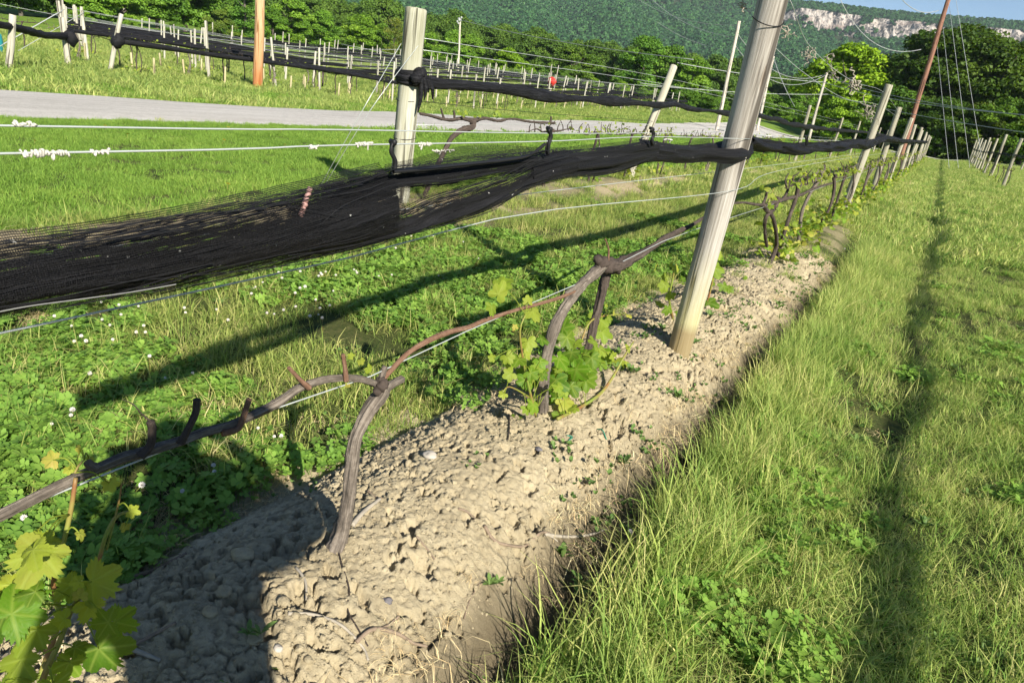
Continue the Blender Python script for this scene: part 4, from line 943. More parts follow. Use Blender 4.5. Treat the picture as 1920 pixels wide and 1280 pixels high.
# short pale stakes at the vine feet
sm = post_mesh('stake_kind', .62, .04, .038, M_STAKE, 90, 8, 4)
for i in range(64):
    k = i % 3; x = [-24.3, -26, -28.9][k]+.15; y = 15.5+(i//3)*2.9+rdf.uniform(-.6, .6)
    b = np.array([x, y, float(gz(x, y))]); o = add_post('vine_stake', sm, b, b+np.array([rdf.gauss(0, .03), rdf.gauss(0, .04), .62]), '%s short pale stake under the %s beyond the gravel road' % (nth(i//3), ['frontmost net', 'first row net', 'second row net'][k]), 'stake', 'short pale stakes beyond the road')
for (px, py, tp) in ((428, 140, (431, 88)), (604, 172, (606, 130))):
    b = hit(px, py); d = ray(*tp); t_ = np.dot(b[:2], b[:2])/np.dot(d[:2], b[:2]); mb = MB(); tube(mb, [b-[0, 0, .2], EYE+d*t_], .035, 6, 6)
    tag(obj('steel_stake', mb, M_BARKDARK), 'dark thin steel stake among the vines left of the orange pole' if px < 500 else 'dark thin steel stake among the vines right of the orange pole', 'stake')

# ------------------------------------------------------------------ utility poles and lines
def pole(name, bpx, tpx, dist, r, mat, label, ztop=None):
    d = ray(*bpx); dh = d[:2]/np.linalg.norm(d[:2]); b = np.array([*(dh*dist), 0]); b[2] = float(gz(b[0], b[1]))
    e = ray(*tpx); t_ = dist/np.linalg.norm(e[:2]); top = EYE+e*t_
    top = np.array([b[0]*.0+top[0], top[1], top[2]]) if ztop is None else np.array([b[0], b[1], ztop])
    h = np.linalg.norm(top-b); th_ = thing(name, label, 'pole', tuple(b), 'utility poles')
    th_.rotation_mode = 'QUATERNION'; th_.rotation_quaternion = Vector((top-b).tolist()).to_track_quat('Z', 'Y')
    link('shaft', post_mesh(name+'_shaft', h, r, r*.8, mat, int(dist), 14, 14), th_)
    return th_, b, top
pb = hit(484, 166)
th_ = thing('utility_pole', 'orange-brown pole standing on the grass beyond the gravel road', 'pole', tuple(pb), 'utility poles')
link('shaft', post_mesh('pole_shaft', 8.5, .19, .15, M_POLEORANGE, 5, 20, 40), th_)
pA = pole('utility_pole', (857, 150), (863, 36), 118, .17, M_POLEPALE, 'pale utility pole with cluttered top in front of the mountain, left of centre')
pB = pole('utility_pole', (1352, 212), (1386, 40), 62, .16, M_POLEPALE, 'pale utility pole just left of the thick near post')
pC = pole('utility_pole', (1422, 235), (1450, 106), 78, .15, M_POLEPALE, 'thin brownish utility pole just right of the thick near post')
pD = pole('utility_pole', (1519, 252), (1550, 137), 82, .15, M_POLEPALE, 'pale utility pole with short crossarm left of the bright yellow-green tree')
pE = pole('utility_pole', (236, 80), (232, -60), 105, .19, M_POLEPALE, 'pale utility pole rising before the wood at top left')
pR = pole('utility_pole', (1703, 255), (1781, -10), 62, .19, M_POLERED, 'tall red-brown utility pole leaning right before the dark grove')
mb = MB()
for i in range(10): ball(mb, (rdf.gauss(0, .7), rdf.gauss(0, .3), pA[2][2]-pA[1][2]+rdf.gauss(-.1, .25)), .18, 6, 7, .5, i)
obj('insulators', mb, M_CABLE, pA[0])
mb = MB(); box(mb, (0, 0, np.linalg.norm(pD[2]-pD[1])-.1), (2.4, .12, .12)); obj('crossarm', mb, M_POLEPALE, pD[0])
mb = MB(); tube(mb, [(0, 0, np.linalg.norm(pR[2]-pR[1])*.70), (-.9, 0, np.linalg.norm(pR[2]-pR[1])*.685)], .05, 6, 3); obj('side_bracket', mb, M_CABLE, pR[0])
def pt(px, py, dist): e = ray(px, py); return EYE+e*(dist/np.linalg.norm(e[:2]))
CB = 'overhead cables'
for (a, b, sag, r, lb) in [(pt(865, 38, 117), pt(1300, 112, 70), .5, .035, 'pale cable falling from the cluttered pole top towards the right'), (pt(1170, -20, 80), pB[2]+[0, 0, -.3], .9, .022, 'upper cable arriving at the pole left of the thick near post'),
        (pt(1190, -35, 80), pB[2]+[0, 0, -1.2], 1.0, .022, 'second cable arriving at the pole left of the thick near post'), (pt(1230, 40, 70), pB[2]+[0, 0, -2.2], .4, .018, 'lower thin cable arriving at the pole left of the thick near post'),
        (pB[2]+[0, 0, -.8], pD[2]+[0, 0, -.1], 1.6, .02, 'sagging upper cable between the two pale poles beside the thick near post'), (pB[2]+[0, 0, -1.6], pD[2]+[0, 0, -.2], 1.9, .02, 'sagging lower cable between the two pale poles beside the thick near post'),
        (pt(1270, 118, 66), pD[2]+[0, 0, -.9], .2, .028, 'upper long cable running behind the thick near post'), (pD[2]+[0, 0, -.9], pt(2050, 225, 40), .5, .026, 'thick upper cable crossing the dark grove to the right edge'), (pt(1555, 146, 81), pt(2050, 229, 40), .5, .02, 'twin cable just under the thick upper cable'),
        (pt(1200, 156, 66), pt(1553, 177, 81), .3, .024, 'lower long cable running behind the thick near post'), (pt(1553, 177, 81), pt(2050, 266, 36), .3, .022, 'lower cable crossing the dark grove to the right edge'),
        (pC[2], pt(1490, 200, 74), .2, .015, 'left thin guy line of the brownish pole'), (pC[2]+[0, 0, -.1], pt(1478, 178, 74), .1, .012, 'right thin guy line of the brownish pole'),
        (pt(-100, -14, 60), pt(760, 93, 62), .9, .012, 'thin pale cable crossing in front of the wood at top left'), (pt(640, 83, 62), pt(1320, 168, 60), .5, .016, 'thin pale cable crossing the trees behind the broad end post'),
        (pt(1565, -25, 58), pt(1727, 93, 62), 1.5, .02, 'dark cable sagging to the bracket of the red-brown pole'), (pt(1660, -50, 40), pt(1760, 20, 60), .7, .02, 'short cable from above to the red-brown pole')]:
    wire('overhead_cable', [a, b], r, M_CABLE, lb, 'cable', CB, 30, sag)
for i, (tp, bp, dd) in enumerate([((1757, 88), (1792, 284), 50), ((1768, 52), (1815, 268), 52), ((1780, 12), (1835, 272), 54), ((1790, -15), (1853, 290), 56)]):
    d2 = dd; g = pt(bp[0], bp[1], d2); g[2] = min(g[2], float(gz(g[0], g[1]))+.3)
    wire('guy_wire', [pt(tp[0], tp[1], 61), g], .013, M_CABLE, '%s guy wire from the left below the red-brown pole' % nth(i), group='guy wires', n=8)
# ------------------------------------------------------------------ grapevines
LOBE = [(0, 1.0, .62), (.95, .90, .60), (-.95, .90, .60), (1.95, .74, .72), (-1.95, .74, .72)]
def leaf(mb, pos, nrm, tip, size, young=0.0, tone=None, na=72, nr=4, seed=0, cup=.22):
    rd = np.random.default_rng(seed+17); ph = np.linspace(-np.pi, np.pi, na, endpoint=False); r = np.full(na, .48)
    for a, L, w in LOBE:
        L = L*rd.uniform(.9, 1.08); d = np.abs(ph-a); r = np.maximum(r, L*np.clip(1-(d/w)**1.7*.50, 0, 1)*(d < w*1.25))
    r = np.where(np.abs(ph) > 2.62, r*np.clip((np.pi-np.abs(ph))/.52, .12, 1), r)
    if na >= 48:
        nt_ = 34; saw = ((ph*nt_/(2*np.pi)*np.sign(ph)) % 1); r = r*(1+.24*(saw-.5)*(.7+.5*np.sin(ph*3+rd.random()*6)))
    fr = np.linspace(0, 1, nr+1)[1:]**.85
    n = np.asarray(nrm, float); n /= np.linalg.norm(n); t = np.asarray(tip, float); t = t-n*(t@n); t /= np.linalg.norm(t)+1e-9; b = np.cross(n, t)
    X = fr[:, None]*(r*np.cos(ph))[None]; Y = fr[:, None]*(r*np.sin(ph))[None]
    vein = np.zeros_like(X); R = np.hypot(X, Y)
    for a, L, w in LOBE:
        al = X*np.cos(a)+Y*np.sin(a); dd = np.abs(-X*np.sin(a)+Y*np.cos(a))
        vein = np.maximum(vein, np.clip(1-dd/(.05+.03*(1-R)), 0, 1)*(al > 0))
        sec = np.abs(((al-dd*.9)*7+.3*a) % 1-.5)*2
        vein = np.maximum(vein, .55*np.clip(1-sec/.38, 0, 1)*(al > 0)*np.clip(1-dd/.4, 0, 1)*(dd > .02))
    Z = -cup*R**2*(1+.7*np.cos(2*np.arctan2(Y, X)+rd.random()*6))+.10*(1-vein)*R*.6+.05*np.sin(np.arctan2(Y, X)*5+rd.random()*6)*R
    P = np.stack([X, Y, Z], -1).reshape(-1, 3)*size
    W = np.asarray(pos)+P[:, :1]*t+P[:, 1:2]*b+P[:, 2:]*n
    W = np.concatenate([W, [np.asarray(pos)]]); f = []
    m = len(W)-1
    f += [(m, j, (j+1) % na) for j in range(na)]
    for i in range(nr-1): f += [(i*na+j, (i+1)*na+j, (i+1)*na+(j+1) % na, i*na+(j+1) % na) for j in range(na)]
    tn = rd.random() if tone is None else tone
    mb.add(W, f, vein=np.r_[vein.ravel(), 1], young=young, tone=tn)
def pxp(lst, x, jit=0, seed=0):
    rd = random.Random(seed); return np.array([onx(p[0], p[1], x+(rd.uniform(-jit, jit) if jit else 0)+(p[2] if len(p) > 2 else 0)) for p in lst])
def pxr(lst, x, rpx):
    P = pxp(lst, x); dp = (P-EYE)@FWD; rp = np.interp(np.linspace(0, 1, len(P)), np.linspace(0, 1, len(rpx)), rpx); return P, rp*dp/FPX
def limb(name, lst, x, rpx, mat, parent, sides=12, n=50, rough=.2, ridge=.11, seed=0, k=.68):
    P, R = pxr(lst, x, rpx); R = R*k; sides = int(sides*1.7); n = int(n*1.8); mb = MB(); tube(mb, P, R, sides, n, rough=rough, seed=seed, ridge=ridge, shag=.05 if mat is M_CANE else .25); return obj(name, mb, mat, parent)
def leafset(name, lst, x, parent, seed=0, na=72, nr=4, stems=None, kk=.9, extra=0):
    """lst: (px, py, radius px, young[, tip dx, tip dy[, x offset]])"""
    rd = random.Random(seed); mb = MB(); st = MB(); right = CR@np.array([1., 0, 0]); up = CR@np.array([0, 1., 0])
    lst = list(lst)
    for j in range(extra):
        e = lst[rd.randrange(len(lst))]; lst.append((e[0]+rd.gauss(0, 16), e[1]+rd.gauss(0, 16), e[2]*rd.uniform(.45, .95), min(1, max(0, e[3]+rd.gauss(0, .12))), rd.uniform(-1, 1), rd.uniform(-.3, 1), rd.uniform(-.12, .10)))
    for i, e in enumerate(lst):
        px, py, rp, yg = e[:4]; dx, dy = (e[4], e[5]) if len(e) > 5 else (rd.uniform(-1, 1), rd.uniform(-.4, 1)); xo = e[6] if len(e) > 6 else rd.uniform(-.05, .05)
        p = onx(px, py, x+xo); s = rp*((p-EYE)@FWD)/FPX
        n = SUNV*.55+np.array([0, 0, .5])-ray(px, py)*.45+np.array([rd.gauss(0, .42) for _ in range(3)])
        t = right*dx-up*dy+np.array([0, 0, -.1]); leaf(mb, p, n, t, s*kk, yg, None, na, nr, seed*100+i)
        if stems is not None:
            q = stems[np.argmin(np.linalg.norm(stems-p, axis=1)+.02*np.arange(len(stems))*0)]
            if np.linalg.norm(q-p) > .16: continue
            tube(mb, [q, (p+q)/2+np.array([0, 0, .012]), p], [.0016, .0014, .0011], 5, 8, vein=.5, young=.5, tone=.5)
    fo = obj('foliage', mb, M_LEAF, parent)
    if st.n: obj('leaf_stalks', st, M_SHOOT, fo)
    return fo
def shoot(parent, lst, x, rpx, mat=M_SHOOT, seed=0):
    P, R = pxr(lst, x, rpx); R = R*.64; mb = MB(); tube(mb, P, R, 8, 30, rough=.08, seed=seed); obj('shoot', mb, mat, parent); return smooth_path(P, 24)
VX = -1.10
# vine with the bent trunk, nearest
v = thing('grapevine', 'bare bent vine trunk nearest the camera, its long arm reaching left along the low wire', 'grapevine', (0, 0, 0), 'grapevines')
tr = limb('trunk', [(628, 1030), (640, 995), (652, 930), (660, 870), (668, 820), (690, 775), (712, 742), (722, 722)], VX, [24, 20, 17, 17, 16, 18, 19, 18], M_BARK, v, 20, 110, .22, .10, 1)
mb = MB(); hp = onx(714, 722, VX+.012); ball(mb, hp, .020, 16, 18, .7, 4); ball(mb, onx(708, 733, VX+.012), .012, 8, 10, .5, 6); obj('knuckle', mb, M_BARKDARK, tr)
limb('stub', [(722, 728), (738, 718), (754, 710)], VX, [13, 12, 11], M_BARK, tr, 14, 24, .2, .08, 2)
limb('stub', [(713, 722), (716, 704), (722, 686)], VX, [10, 9, 8], M_BARK, tr, 12, 20, .2, .08, 3)
cd = limb('cordon', [(716, 724), (690, 714), (665, 709), (640, 708), (600, 713), (560, 728), (520, 755), (470, 780), (430, 797), (380, 812), (330, 830), (270, 848), (225, 861), (180, 880), (145, 894), (80, 926), (0, 966), (-80, 1004)], VX, [9, 9, 9, 9, 10, 10, 11, 11, 12, 12, 13, 14, 14, 14, 15, 16, 17, 18], M_BARK, v, 16, 200, .2, .12, 5)
limb('cane', [(718, 712), (735, 692), (765, 662), (800, 640), (840, 623), (880, 613), (910, 600), (965, 582), (1040, 561), (1078, 546)], VX+.004, [7, 7, 7, 8, 8, 6, 6, 5, 5, 4], M_CANE, v, 12, 110, .14, .04, 6)
for i, (l, r, m) in enumerate([([(649, 714), (647, 690), (643, 664)], [7, 6, 5], M_CANE), ([(580, 727), (563, 712), (541, 689)], [8, 6, 5], M_CANE), ([(418, 812), (446, 803), (457, 778), (468, 747)], [10, 9, 8, 8], M_CANE), ([(338, 832), (353, 802), (367, 772), (369, 748)], [11, 9, 9, 9], M_BARKDARK), ([(262, 856), (281, 835), (286, 806), (282, 790)], [12, 10, 10, 10], M_BARKDARK), ([(178, 876), (170, 872), (163, 866)], [13, 12, 10], M_BARK)]):
    limb('spur', l, VX+.012, r, m, cd, 12, 26, .2, .05, 20+i)
limb('tendril', [(283, 790), (265, 775), (250, 758), (228, 748)], VX+.01, [3, 2, 2, 1], M_BARKDARK, cd, 5, 18, .2, 0, 30)
st = shoot(v, [(140, 886), (148, 872), (158, 862)], VX+.02, [4, 3, 2])
leafset('foliage', [(100, 862, 26, 1.0, -1, -.1), (166, 858, 14, .6, 1, -.2), (150, 846, 16, .9, .3, -1), (205, 905, 22, .9, .5, 1), (660, 668, 10, .6, -1, -.5), (676, 676, 12, .7, .8, 1), (690, 690, 13, .6, 1, .6), (652, 722, 8, .8, 0, 1), (130, 880, 14, .9, -.5, .4)], VX+.02, v, 3, 60, 4, st)
# leafy shoots at the bottom left corner
v = thing('grapevine', 'leafy young vine shoots with big lobed leaves in the bottom left corner', 'grapevine', (0, 0, 0), 'grapevines')
BX = -.99
s1 = shoot(v, [(60, 1330), (85, 1260), (110, 1205), (135, 1140), (150, 1120)], BX, [9, 9, 8, 7, 6], M_SHOOT, 1)
s2 = shoot(v, [(75, 1270), (110, 1160), (100, 1090), (118, 1020), (132, 960), (142, 895)], BX-.06, [9, 8, 8, 7, 7, 6], M_SHOOT, 2)
s3 = shoot(v, [(150, 1150), (185, 1050), (200, 1000), (222, 965), (258, 958)], BX-.08, [5, 6, 6, 5, 3], M_SHOOT, 3)
s4 = shoot(v, [(200, 1030), (222, 945), (228, 905)], BX-.08, [3, 3, 2], M_SHOOT, 4)
stm = np.concatenate([s1, s2, s3, s4])
leafset('foliage', [(78, 1035, 76, .55, -.35, .9, .03), (172, 1090, 62, .45, .9, .35, .02), (166, 1132, 44, .95, .8, .7, .03), (22, 1150, 80, .0, .4, -.5, .06), (70, 1180, 56, .4, -.5, 1, .08), (40, 1235, 58, .45, -.3, 1, .08), (185, 1215, 74, .0, .6, .8, -.10), (120, 1160, 30, .9, -1, .1, .04), (150, 1118, 22, .9, .2, -1, .05), (150, 1000, 18, .8, .6, 1, -.04), (245, 958, 20, .8, 1, .1, -.05), (20, 1095, 34, .95, -1, .2, -.04), (100, 1285, 50, .2, .3, .9, .06), (15, 1290, 60, .1, -.4, 1, .08), (215, 1165, 46, .0, 1, .2, -.16), (60, 1110, 40, .15, .5, 1, -.10), (130, 1240, 44, .1, -.2, 1, -.06)], BX, v, 5, 180, 9, stm, .88, 14)
# twin trunk vine with leafy base
v = thing('grapevine', 'twin-trunked vine with a leafy base between the bent trunk and the thick post', 'grapevine', (0, 0, 0), 'grapevines')
tr = limb('trunk', [(1008, 812), (1016, 785), (1018, 740), (1021, 690), (1030, 645), (1042, 607), (1062, 573), (1080, 547), (1105, 520), (1132, 496)], VX, [15, 12, 11, 11, 11, 11, 10, 10, 10, 11], M_BARK, v, 16, 110, .2, .10, 7, .92)
limb('trunk', [(1080, 730), (1092, 690), (1102, 655), (1112, 612), (1122, 577), (1133, 530), (1140, 503)], VX-.05, [8, 8, 8, 8, 8, 9, 10], M_BARKDARK, v, 14, 80, .2, .1, 8, .92)
mb = MB()
for i, (px, py, r) in enumerate(((1128, 492, 14), (1140, 498, 16), (1155, 500, 13), (1120, 487, 9), (1168, 494, 10))): p_ = onx(px, py, VX); ball(mb, p_, r*((p_-EYE)@FWD)/FPX, 9, 11, .55, i)
obj('knuckle', mb, M_BARKDARK, tr)
cd = limb('cordon', [(1140, 500), (1165, 497), (1190, 482), (1215, 468), (1245, 448), (1268, 436), (1290, 426), (1320, 408), (1350, 392)], VX, [13, 13, 10, 6, 6, 5, 4, 3, 3], M_BARKDARK, v, 12, 90, .4, .1, 9, .9)
limb('cordon', [(1128, 502), (1100, 522), (1078, 538), (1060, 550)], VX, [9, 9, 7, 4], M_BARK, v, 12, 40, .2, .1, 10)
limb('spur', [(1140, 490), (1141, 468), (1135, 448)], VX, [4, 3, 2], M_CANE, cd, 8, 16, .2, 0, 11)
s1 = shoot(v, [(1045, 785), (1085, 765), (1125, 738), (1150, 705), (1168, 672), (1188, 640)], VX+.1, [5, 5, 5, 4, 3, 2], M_SHOOT, 5)
s2 = shoot(v, [(1005, 780), (990, 720), (980, 670), (975, 620), (985, 590)], VX+.03, [4, 4, 3, 3, 2], M_SHOOT, 6)
s3 = shoot(v, [(1060, 770), (1075, 700), (1090, 640), (1110, 600), (1150, 590), (1170, 590)], VX-.05, [4, 4, 3, 3, 2, 2], M_SHOOT, 7)
s4 = shoot(v, [(1010, 760), (985, 740), (955, 725), (942, 735)], VX+.02, [3, 3, 2, 2], M_SHOOT, 8)
stm = np.concatenate([s1, s2, s3, s4])
LB = [(934, 552, 30, .35, .5, -1), (922, 575, 20, .3, -.4, 1), (998, 582, 27, .35, .1, 1), (990, 566, 16, .5, 0, -1), (966, 615, 9, .9, -.5, -1), (972, 672, 24, .1, -.4, 1), (958, 700, 20, .3, -.9, .4), (985, 712, 24, .0, -.3, 1), (990, 640, 22, .5, .2, 1), (1063, 632, 28, .2, .4, 1), (1048, 672, 32, .0, .5, 1), (1080, 692, 30, .0, .8, .8), (1042, 712, 36, .0, 0, 1), (1070, 722, 30, .05, .5, 1), (1098, 712, 26, .1, .9, .6), (1112, 640, 26, .3, .9, .5), (1126, 655, 20, .3, .5, 1), (1028, 750, 30, .0, -.3, 1), (1000, 758, 22, .1, -.6, 1), (1058, 752, 26, .75, .4, 1), (1042, 798, 27, .1, .2, 1), (1036, 776, 24, .0, -.2, 1), (1086, 742, 24, .1, .6, 1), (1110, 732, 20, .3, .7, .6), (1158, 684, 26, .7, .8, -.3), (1168, 715, 18, .4, .3, 1), (1150, 668, 16, .6, -.6, -.4), (1178, 655, 12, .8, .8, -.6), (1152, 588, 10, .9, -.3, -1), (1176, 590, 12, 1, .8, -.4), (1015, 795, 18, .1, -.6, 1), (1100, 690, 26, .0, .2, 1), (1072, 660, 24, .05, -.3, 1), (1140, 735, 14, .4, .2, 1), (1010, 690, 22, .15, -.6, .6), (1062, 780, 18, .1, .3, 1), (945, 738, 14, .6, -1, .6)]
rb_ = random.Random(77)
for i in range(50):
    t_ = rb_.random(); LB.append((1062+rb_.gauss(0, 42), 700+rb_.gauss(0, 42), rb_.uniform(15, 33), rb_.choice((0, 0, 0, 0, .1, .3)), rb_.uniform(-1, 1), rb_.uniform(0, 1), rb_.uniform(-.20, -.01)))
leafset('foliage', LB, VX+.03, v, 7, 72, 4, stm, .95, 30)
# leaves at the foot of the thick post
v = thing('grapevine', 'low leafy vine shoots either side of the foot of the thick grey post', 'grapevine', (0, 0, 0), 'grapevines')
s1 = shoot(v, [(1262, 600), (1255, 560), (1262, 520), (1268, 495)], -1.16, [4, 3, 3, 2], M_SHOOT, 9)
s2 = shoot(v, [(1310, 620), (1325, 570), (1335, 530), (1340, 490)], -1.12, [4, 3, 3, 2], M_SHOOT, 10)
leafset('foliage', [(1246, 535, 16, .4, -.8, 1), (1258, 552, 14, .3, -.5, 1), (1238, 568, 14, .3, -.8, .6), (1252, 578, 16, .1, 0, 1), (1268, 508, 15, .7, -.5, -.6), (1278, 530, 14, .1, .3, 1), (1338, 502, 26, .25, .4, 1), (1330, 525, 18, .2, -.2, 1), (1356, 535, 16, .1, .3, 1), (1366, 542, 12, .1, .9, .5), (1328, 568, 26, .0, .3, 1), (1340, 588, 20, .05, .3, 1), (1318, 585, 16, .05, -.4, 1), (1364, 576, 14, .3, .7, 1), (1345, 480, 14, .6, .3, -.6), (1272, 585, 12, .1, .5, 1)], -1.12, v, 8, 60, 4, np.concatenate([s1, s2]), .95, 14)
# curved vine beyond the thick post
v = thing('grapevine', 'dark curved vine trunk with pale green leaves just beyond the thick grey post', 'grapevine', (0, 0, 0), 'grapevines')
limb('trunk', [(1388, 552), (1408, 528), (1440, 498), (1453, 470), (1456, 445), (1450, 410), (1438, 395), (1430, 384)], VX, [6, 6, 5.5, 5.5, 5, 5, 5.5, 6], M_BARKDARK, v, 12, 60, .2, .08, 12)
limb('trunk', [(1438, 462), (1434, 430), (1437, 405), (1452, 390), (1460, 370)], VX, [4, 4, 5, 6, 5], M_BARKDARK, v, 10, 40, .25, .08, 13)
cd = limb('cordon', [(1366, 382), (1395, 380), (1432, 384), (1470, 374), (1500, 366), (1530, 352), (1565, 342)], VX, [3, 3, 4, 5, 4, 3, 2], M_BARKDARK, v, 10, 80, .45, .1, 14)
limb('spur', [(1430, 384), (1436, 370), (1438, 360)], VX, [4, 4, 3], M_BARKDARK, cd, 8, 14, .2, 0, 15); limb('spur', [(1462, 378), (1472, 368), (1478, 354)], VX, [5, 4, 3], M_BARKDARK, cd, 8, 14, .2, 0, 16)
s1 = shoot(v, [(1400, 545), (1440, 515), (1480, 480), (1515, 450), (1530, 432)], VX+.05, [3, 3, 2.5, 2, 2], M_SHOOT, 11)
s2 = shoot(v, [(1440, 510), (1462, 470), (1470, 430)], VX, [2.5, 2, 1.5], M_SHOOT, 12)
s3 = shoot(v, [(1440, 380), (1446, 365), (1452, 352)], VX, [2, 2, 1], M_SHOOT, 13)
leafset('foliage', [(1440, 355, 8, .5, -.6, -.8), (1430, 352, 8, .3, -1, 0), (1446, 366, 9, .4, .2, 1), (1452, 372, 8, .4, .6, .6), (1446, 386, 9, .2, -.4, 1), (1460, 390, 7, .2, .8, .6), (1468, 358, 6, .5, .5, -.5), (1472, 470, 11, .1, -.1, 1), (1478, 478, 10, .1, .4, 1), (1502, 472, 11, .2, .7, .3), (1508, 480, 10, .1, .6, 1), (1476, 430, 9, .8, .3, -.6), (1484, 440, 10, .9, .5, .5), (1518, 440, 10, .6, .8, -.4), (1525, 436, 8, .7, .9, .3), (1440, 512, 13, .0, -.2, 1), (1452, 500, 10, .1, .5, .6), (1425, 522, 12, .05, -.4, 1), (1468, 505, 9, .2, .6, .6), (1410, 528, 11, .1, -.2, 1), (1450, 520, 9, .2, .4, 1), (1492, 500, 8, .5, .7, .8), (1466, 452, 8, .6, -.3, .6), (1495, 455, 9, .8, .3, .8), (1545, 402, 7, .3, .5, .5), (1535, 412, 7, .3, 0, 1)], VX+.03, v, 9, 40, 3, np.concatenate([s1, s2, s3]), 1.0, 22)
# copies of smaller vines along the rows
def small_vine(seed, lush, suckers, dark=True):
    rd = random.Random(seed); v = thing('grapevine', 'vine', 'grapevine', (0, 0, 0), 'grapevines'); m = M_BARKDARK if dark else M_BARK
    mb = MB(); zz = .78; bx = rd.uniform(-.08, .08); by = rd.uniform(-.14, .14)
    tube(mb, [(0, 0, -.12), (bx*.4, by*.5, .15), (bx, by, .4), (bx*.6, by*.4+.04, .62), (0, 0, zz)], [.024, .02, .018, .019, .024], 9, 30, rough=.35, seed=seed, ridge=.10)
    if rd.random() < .6: tube(mb, [(.03, .04, -.1), (.05, .12, .3), (.03, .10, .55), (0, .02, zz)], [.015, .013, .012, .014], 8, 20, rough=.3, seed=seed+4, ridge=.08)
    ball(mb, (0, 0, zz), .03, 7, 8, .6, seed); obj('trunk', mb, m, v)
    mb = MB()
    for s in (-1, 1):
        L = rd.uniform(.55, .85); P = [(0, 0, zz)]+[(rd.gauss(0, .02), s*L*t, zz+.03*math.sin(t*5+seed)+rd.gauss(0, .015)) for t in (.25, .5, .75, 1)]
        tube(mb, P, [.014, .012, .010, .008, .004], 7, 24, rough=.35, seed=seed+s, ridge=.08)
        for t in (.2, .45, .7, .9):
            q = np.array(P[0])*(1-t)+np.array(P[-1])*t; tube(mb, [q, q+[rd.gauss(0, .02), rd.gauss(0, .03), .06], q+[rd.gauss(0, .03), rd.gauss(0, .04), rd.uniform(.08, .17)]], [.009, .007, .005], 6, 6)
    obj('cordon', mb, m, v)
    mb = MB()
    def lf(c, s, yg):
        leaf(mb, c, [rd.gauss(.3, .4), rd.gauss(-.3, .4), rd.uniform(.4, 1)], [rd.gauss(0, 1), rd.gauss(0, 1), -.3], s, yg, None, 18, 2, rd.randrange(9999))
    for i in range(lush): lf((rd.gauss(0, .05), rd.uniform(-.75, .75), zz+abs(rd.gauss(.05, .06))), rd.uniform(.018, .045), rd.uniform(.1, .8))
    for i in range(suckers): lf((rd.gauss(0, .13), rd.gauss(0, .20), abs(rd.gauss(.16, .11))+.02), rd.uniform(.03, .065), rd.choice((.0, .1, .3, .9)))
    obj('foliage', mb, M_LEAF, v); note_kids(v); return v
protos = [small_vine(101, 40, 80), small_vine(102, 46, 20), small_vine(103, 36, 70), small_vine(104, 44, 90, False), small_vine(105, 18, 8), small_vine(106, 26, 30, False)]
used = set()
def plant(i, x, y, label, zr=None, sc=1.0, pi=None):
    p = protos[(i*5+2) % 6 if pi is None else pi]; z = float(gz(x, y)); rz = (math.pi if i % 2 else 0)+.1*math.sin(i*2.3)
    if p.name in used: o = dup(p, (x, y, z), rz, label, sc)
    else: used.add(p.name); p.location = (x, y, z); p.rotation_euler = (0, 0, rz); p['label'] = label; p.scale = (sc,)*3; o = p
    return o
my = [7.6, 9.0, 10.4, 11.9, 13.0, 14.6, 16.1, 17.7, 19.0, 20.6, 22.2, 23.9, 25.6, 27.6, 29.6, 31.8, 34, 36.5, 39, 42, 45, 48, 51, 55, 59, 63, 67, 71, 75]
for i, y in enumerate(my): plant(i, -1.1, y, '%s small vine behind the dark curved vine in the row along the aisle' % nth(i), sc=1.0, pi=[0, 3, 2, 0, 3, 5][i % 6])
lys = [float(onx(885, 232, -4.7)[1])]+[float(onx(1036, 247, -4.7)[1]), float(onx(1122, 247, -4.7)[1]), float(onx(1270, 252, -4.7)[1]), float(onx(1300, 254, -4.7)[1])]
lys = [lys[0], lys[1], lys[2], 12.0, 13.8, 15.6, 17.2, 19, 21.2, 23.4, 25.8, 28.4, 31.5, 35, 39, 43, 47, 52, 57, 62, 67, 72]
# the first vine of the middle row, seen above the net
v = thing('grapevine', 'black gnarled vine head with yellow-green buds right of the broad end post', 'grapevine', (0, 0, 0), 'grapevines')
limb('trunk', [(790, 380), (812, 330), (830, 290), (845, 262), (862, 246), (884, 238), (887, 226)], -4.7, [6, 6, 6, 6, 7, 9, 8], M_BARKDARK, v, 12, 60, .3, .1, 40)
cd = limb('cordon', [(788, 213), (810, 218), (840, 225), (868, 222), (886, 226), (910, 222), (935, 227), (960, 223), (1000, 229), (1040, 231)], -4.7, [4, 4, 4, 5, 7, 4, 4, 3, 3, 3], M_BARKDARK, v, 9, 80, .35, .1, 41)
for i, l in enumerate(([(832, 222), (829, 212), (827, 204)], [(852, 222), (852, 214), (851, 208)], [(1031, 231), (1033, 225), (1033, 219)])): limb('spur', l, -4.7, [3, 3, 2.5], M_BARKDARK, cd, 7, 10, .2, 0, 45+i)
leafset('foliage', [(862, 212, 6, .3), (868, 216, 7, .3), (875, 211, 7, .3), (858, 208, 5, .5), (892, 219, 6, .3), (899, 217, 5, .3), (931, 209, 6, .3), (937, 214, 7, .3), (934, 219, 6, .4), (928, 217, 5, .5)], -4.68, v, 11, 24, 2)
for i, y in enumerate(lys[1:]): plant(i+3, -4.7, y, '%s vine of the middle row after the black gnarled one' % nth(i), pi=[4, 1, 0, 1, 4, 5][i % 6])
for k in range(4):
    x = [-24.3, -26, -28.9, -31.8][k]
    for i in range(18 if k < 3 else 12):
        y = 15+3.1*i+.5*math.sin(i*2.2+k); plant(i+k*3, x, y, '%s vine from the road end under the %s beyond the gravel road' % (nth(i), ['frontmost net', 'first row net', 'second row net', 'third row net'][k]), sc=1.25, pi=[1, 4, 5, 4][(i+k) % 4])
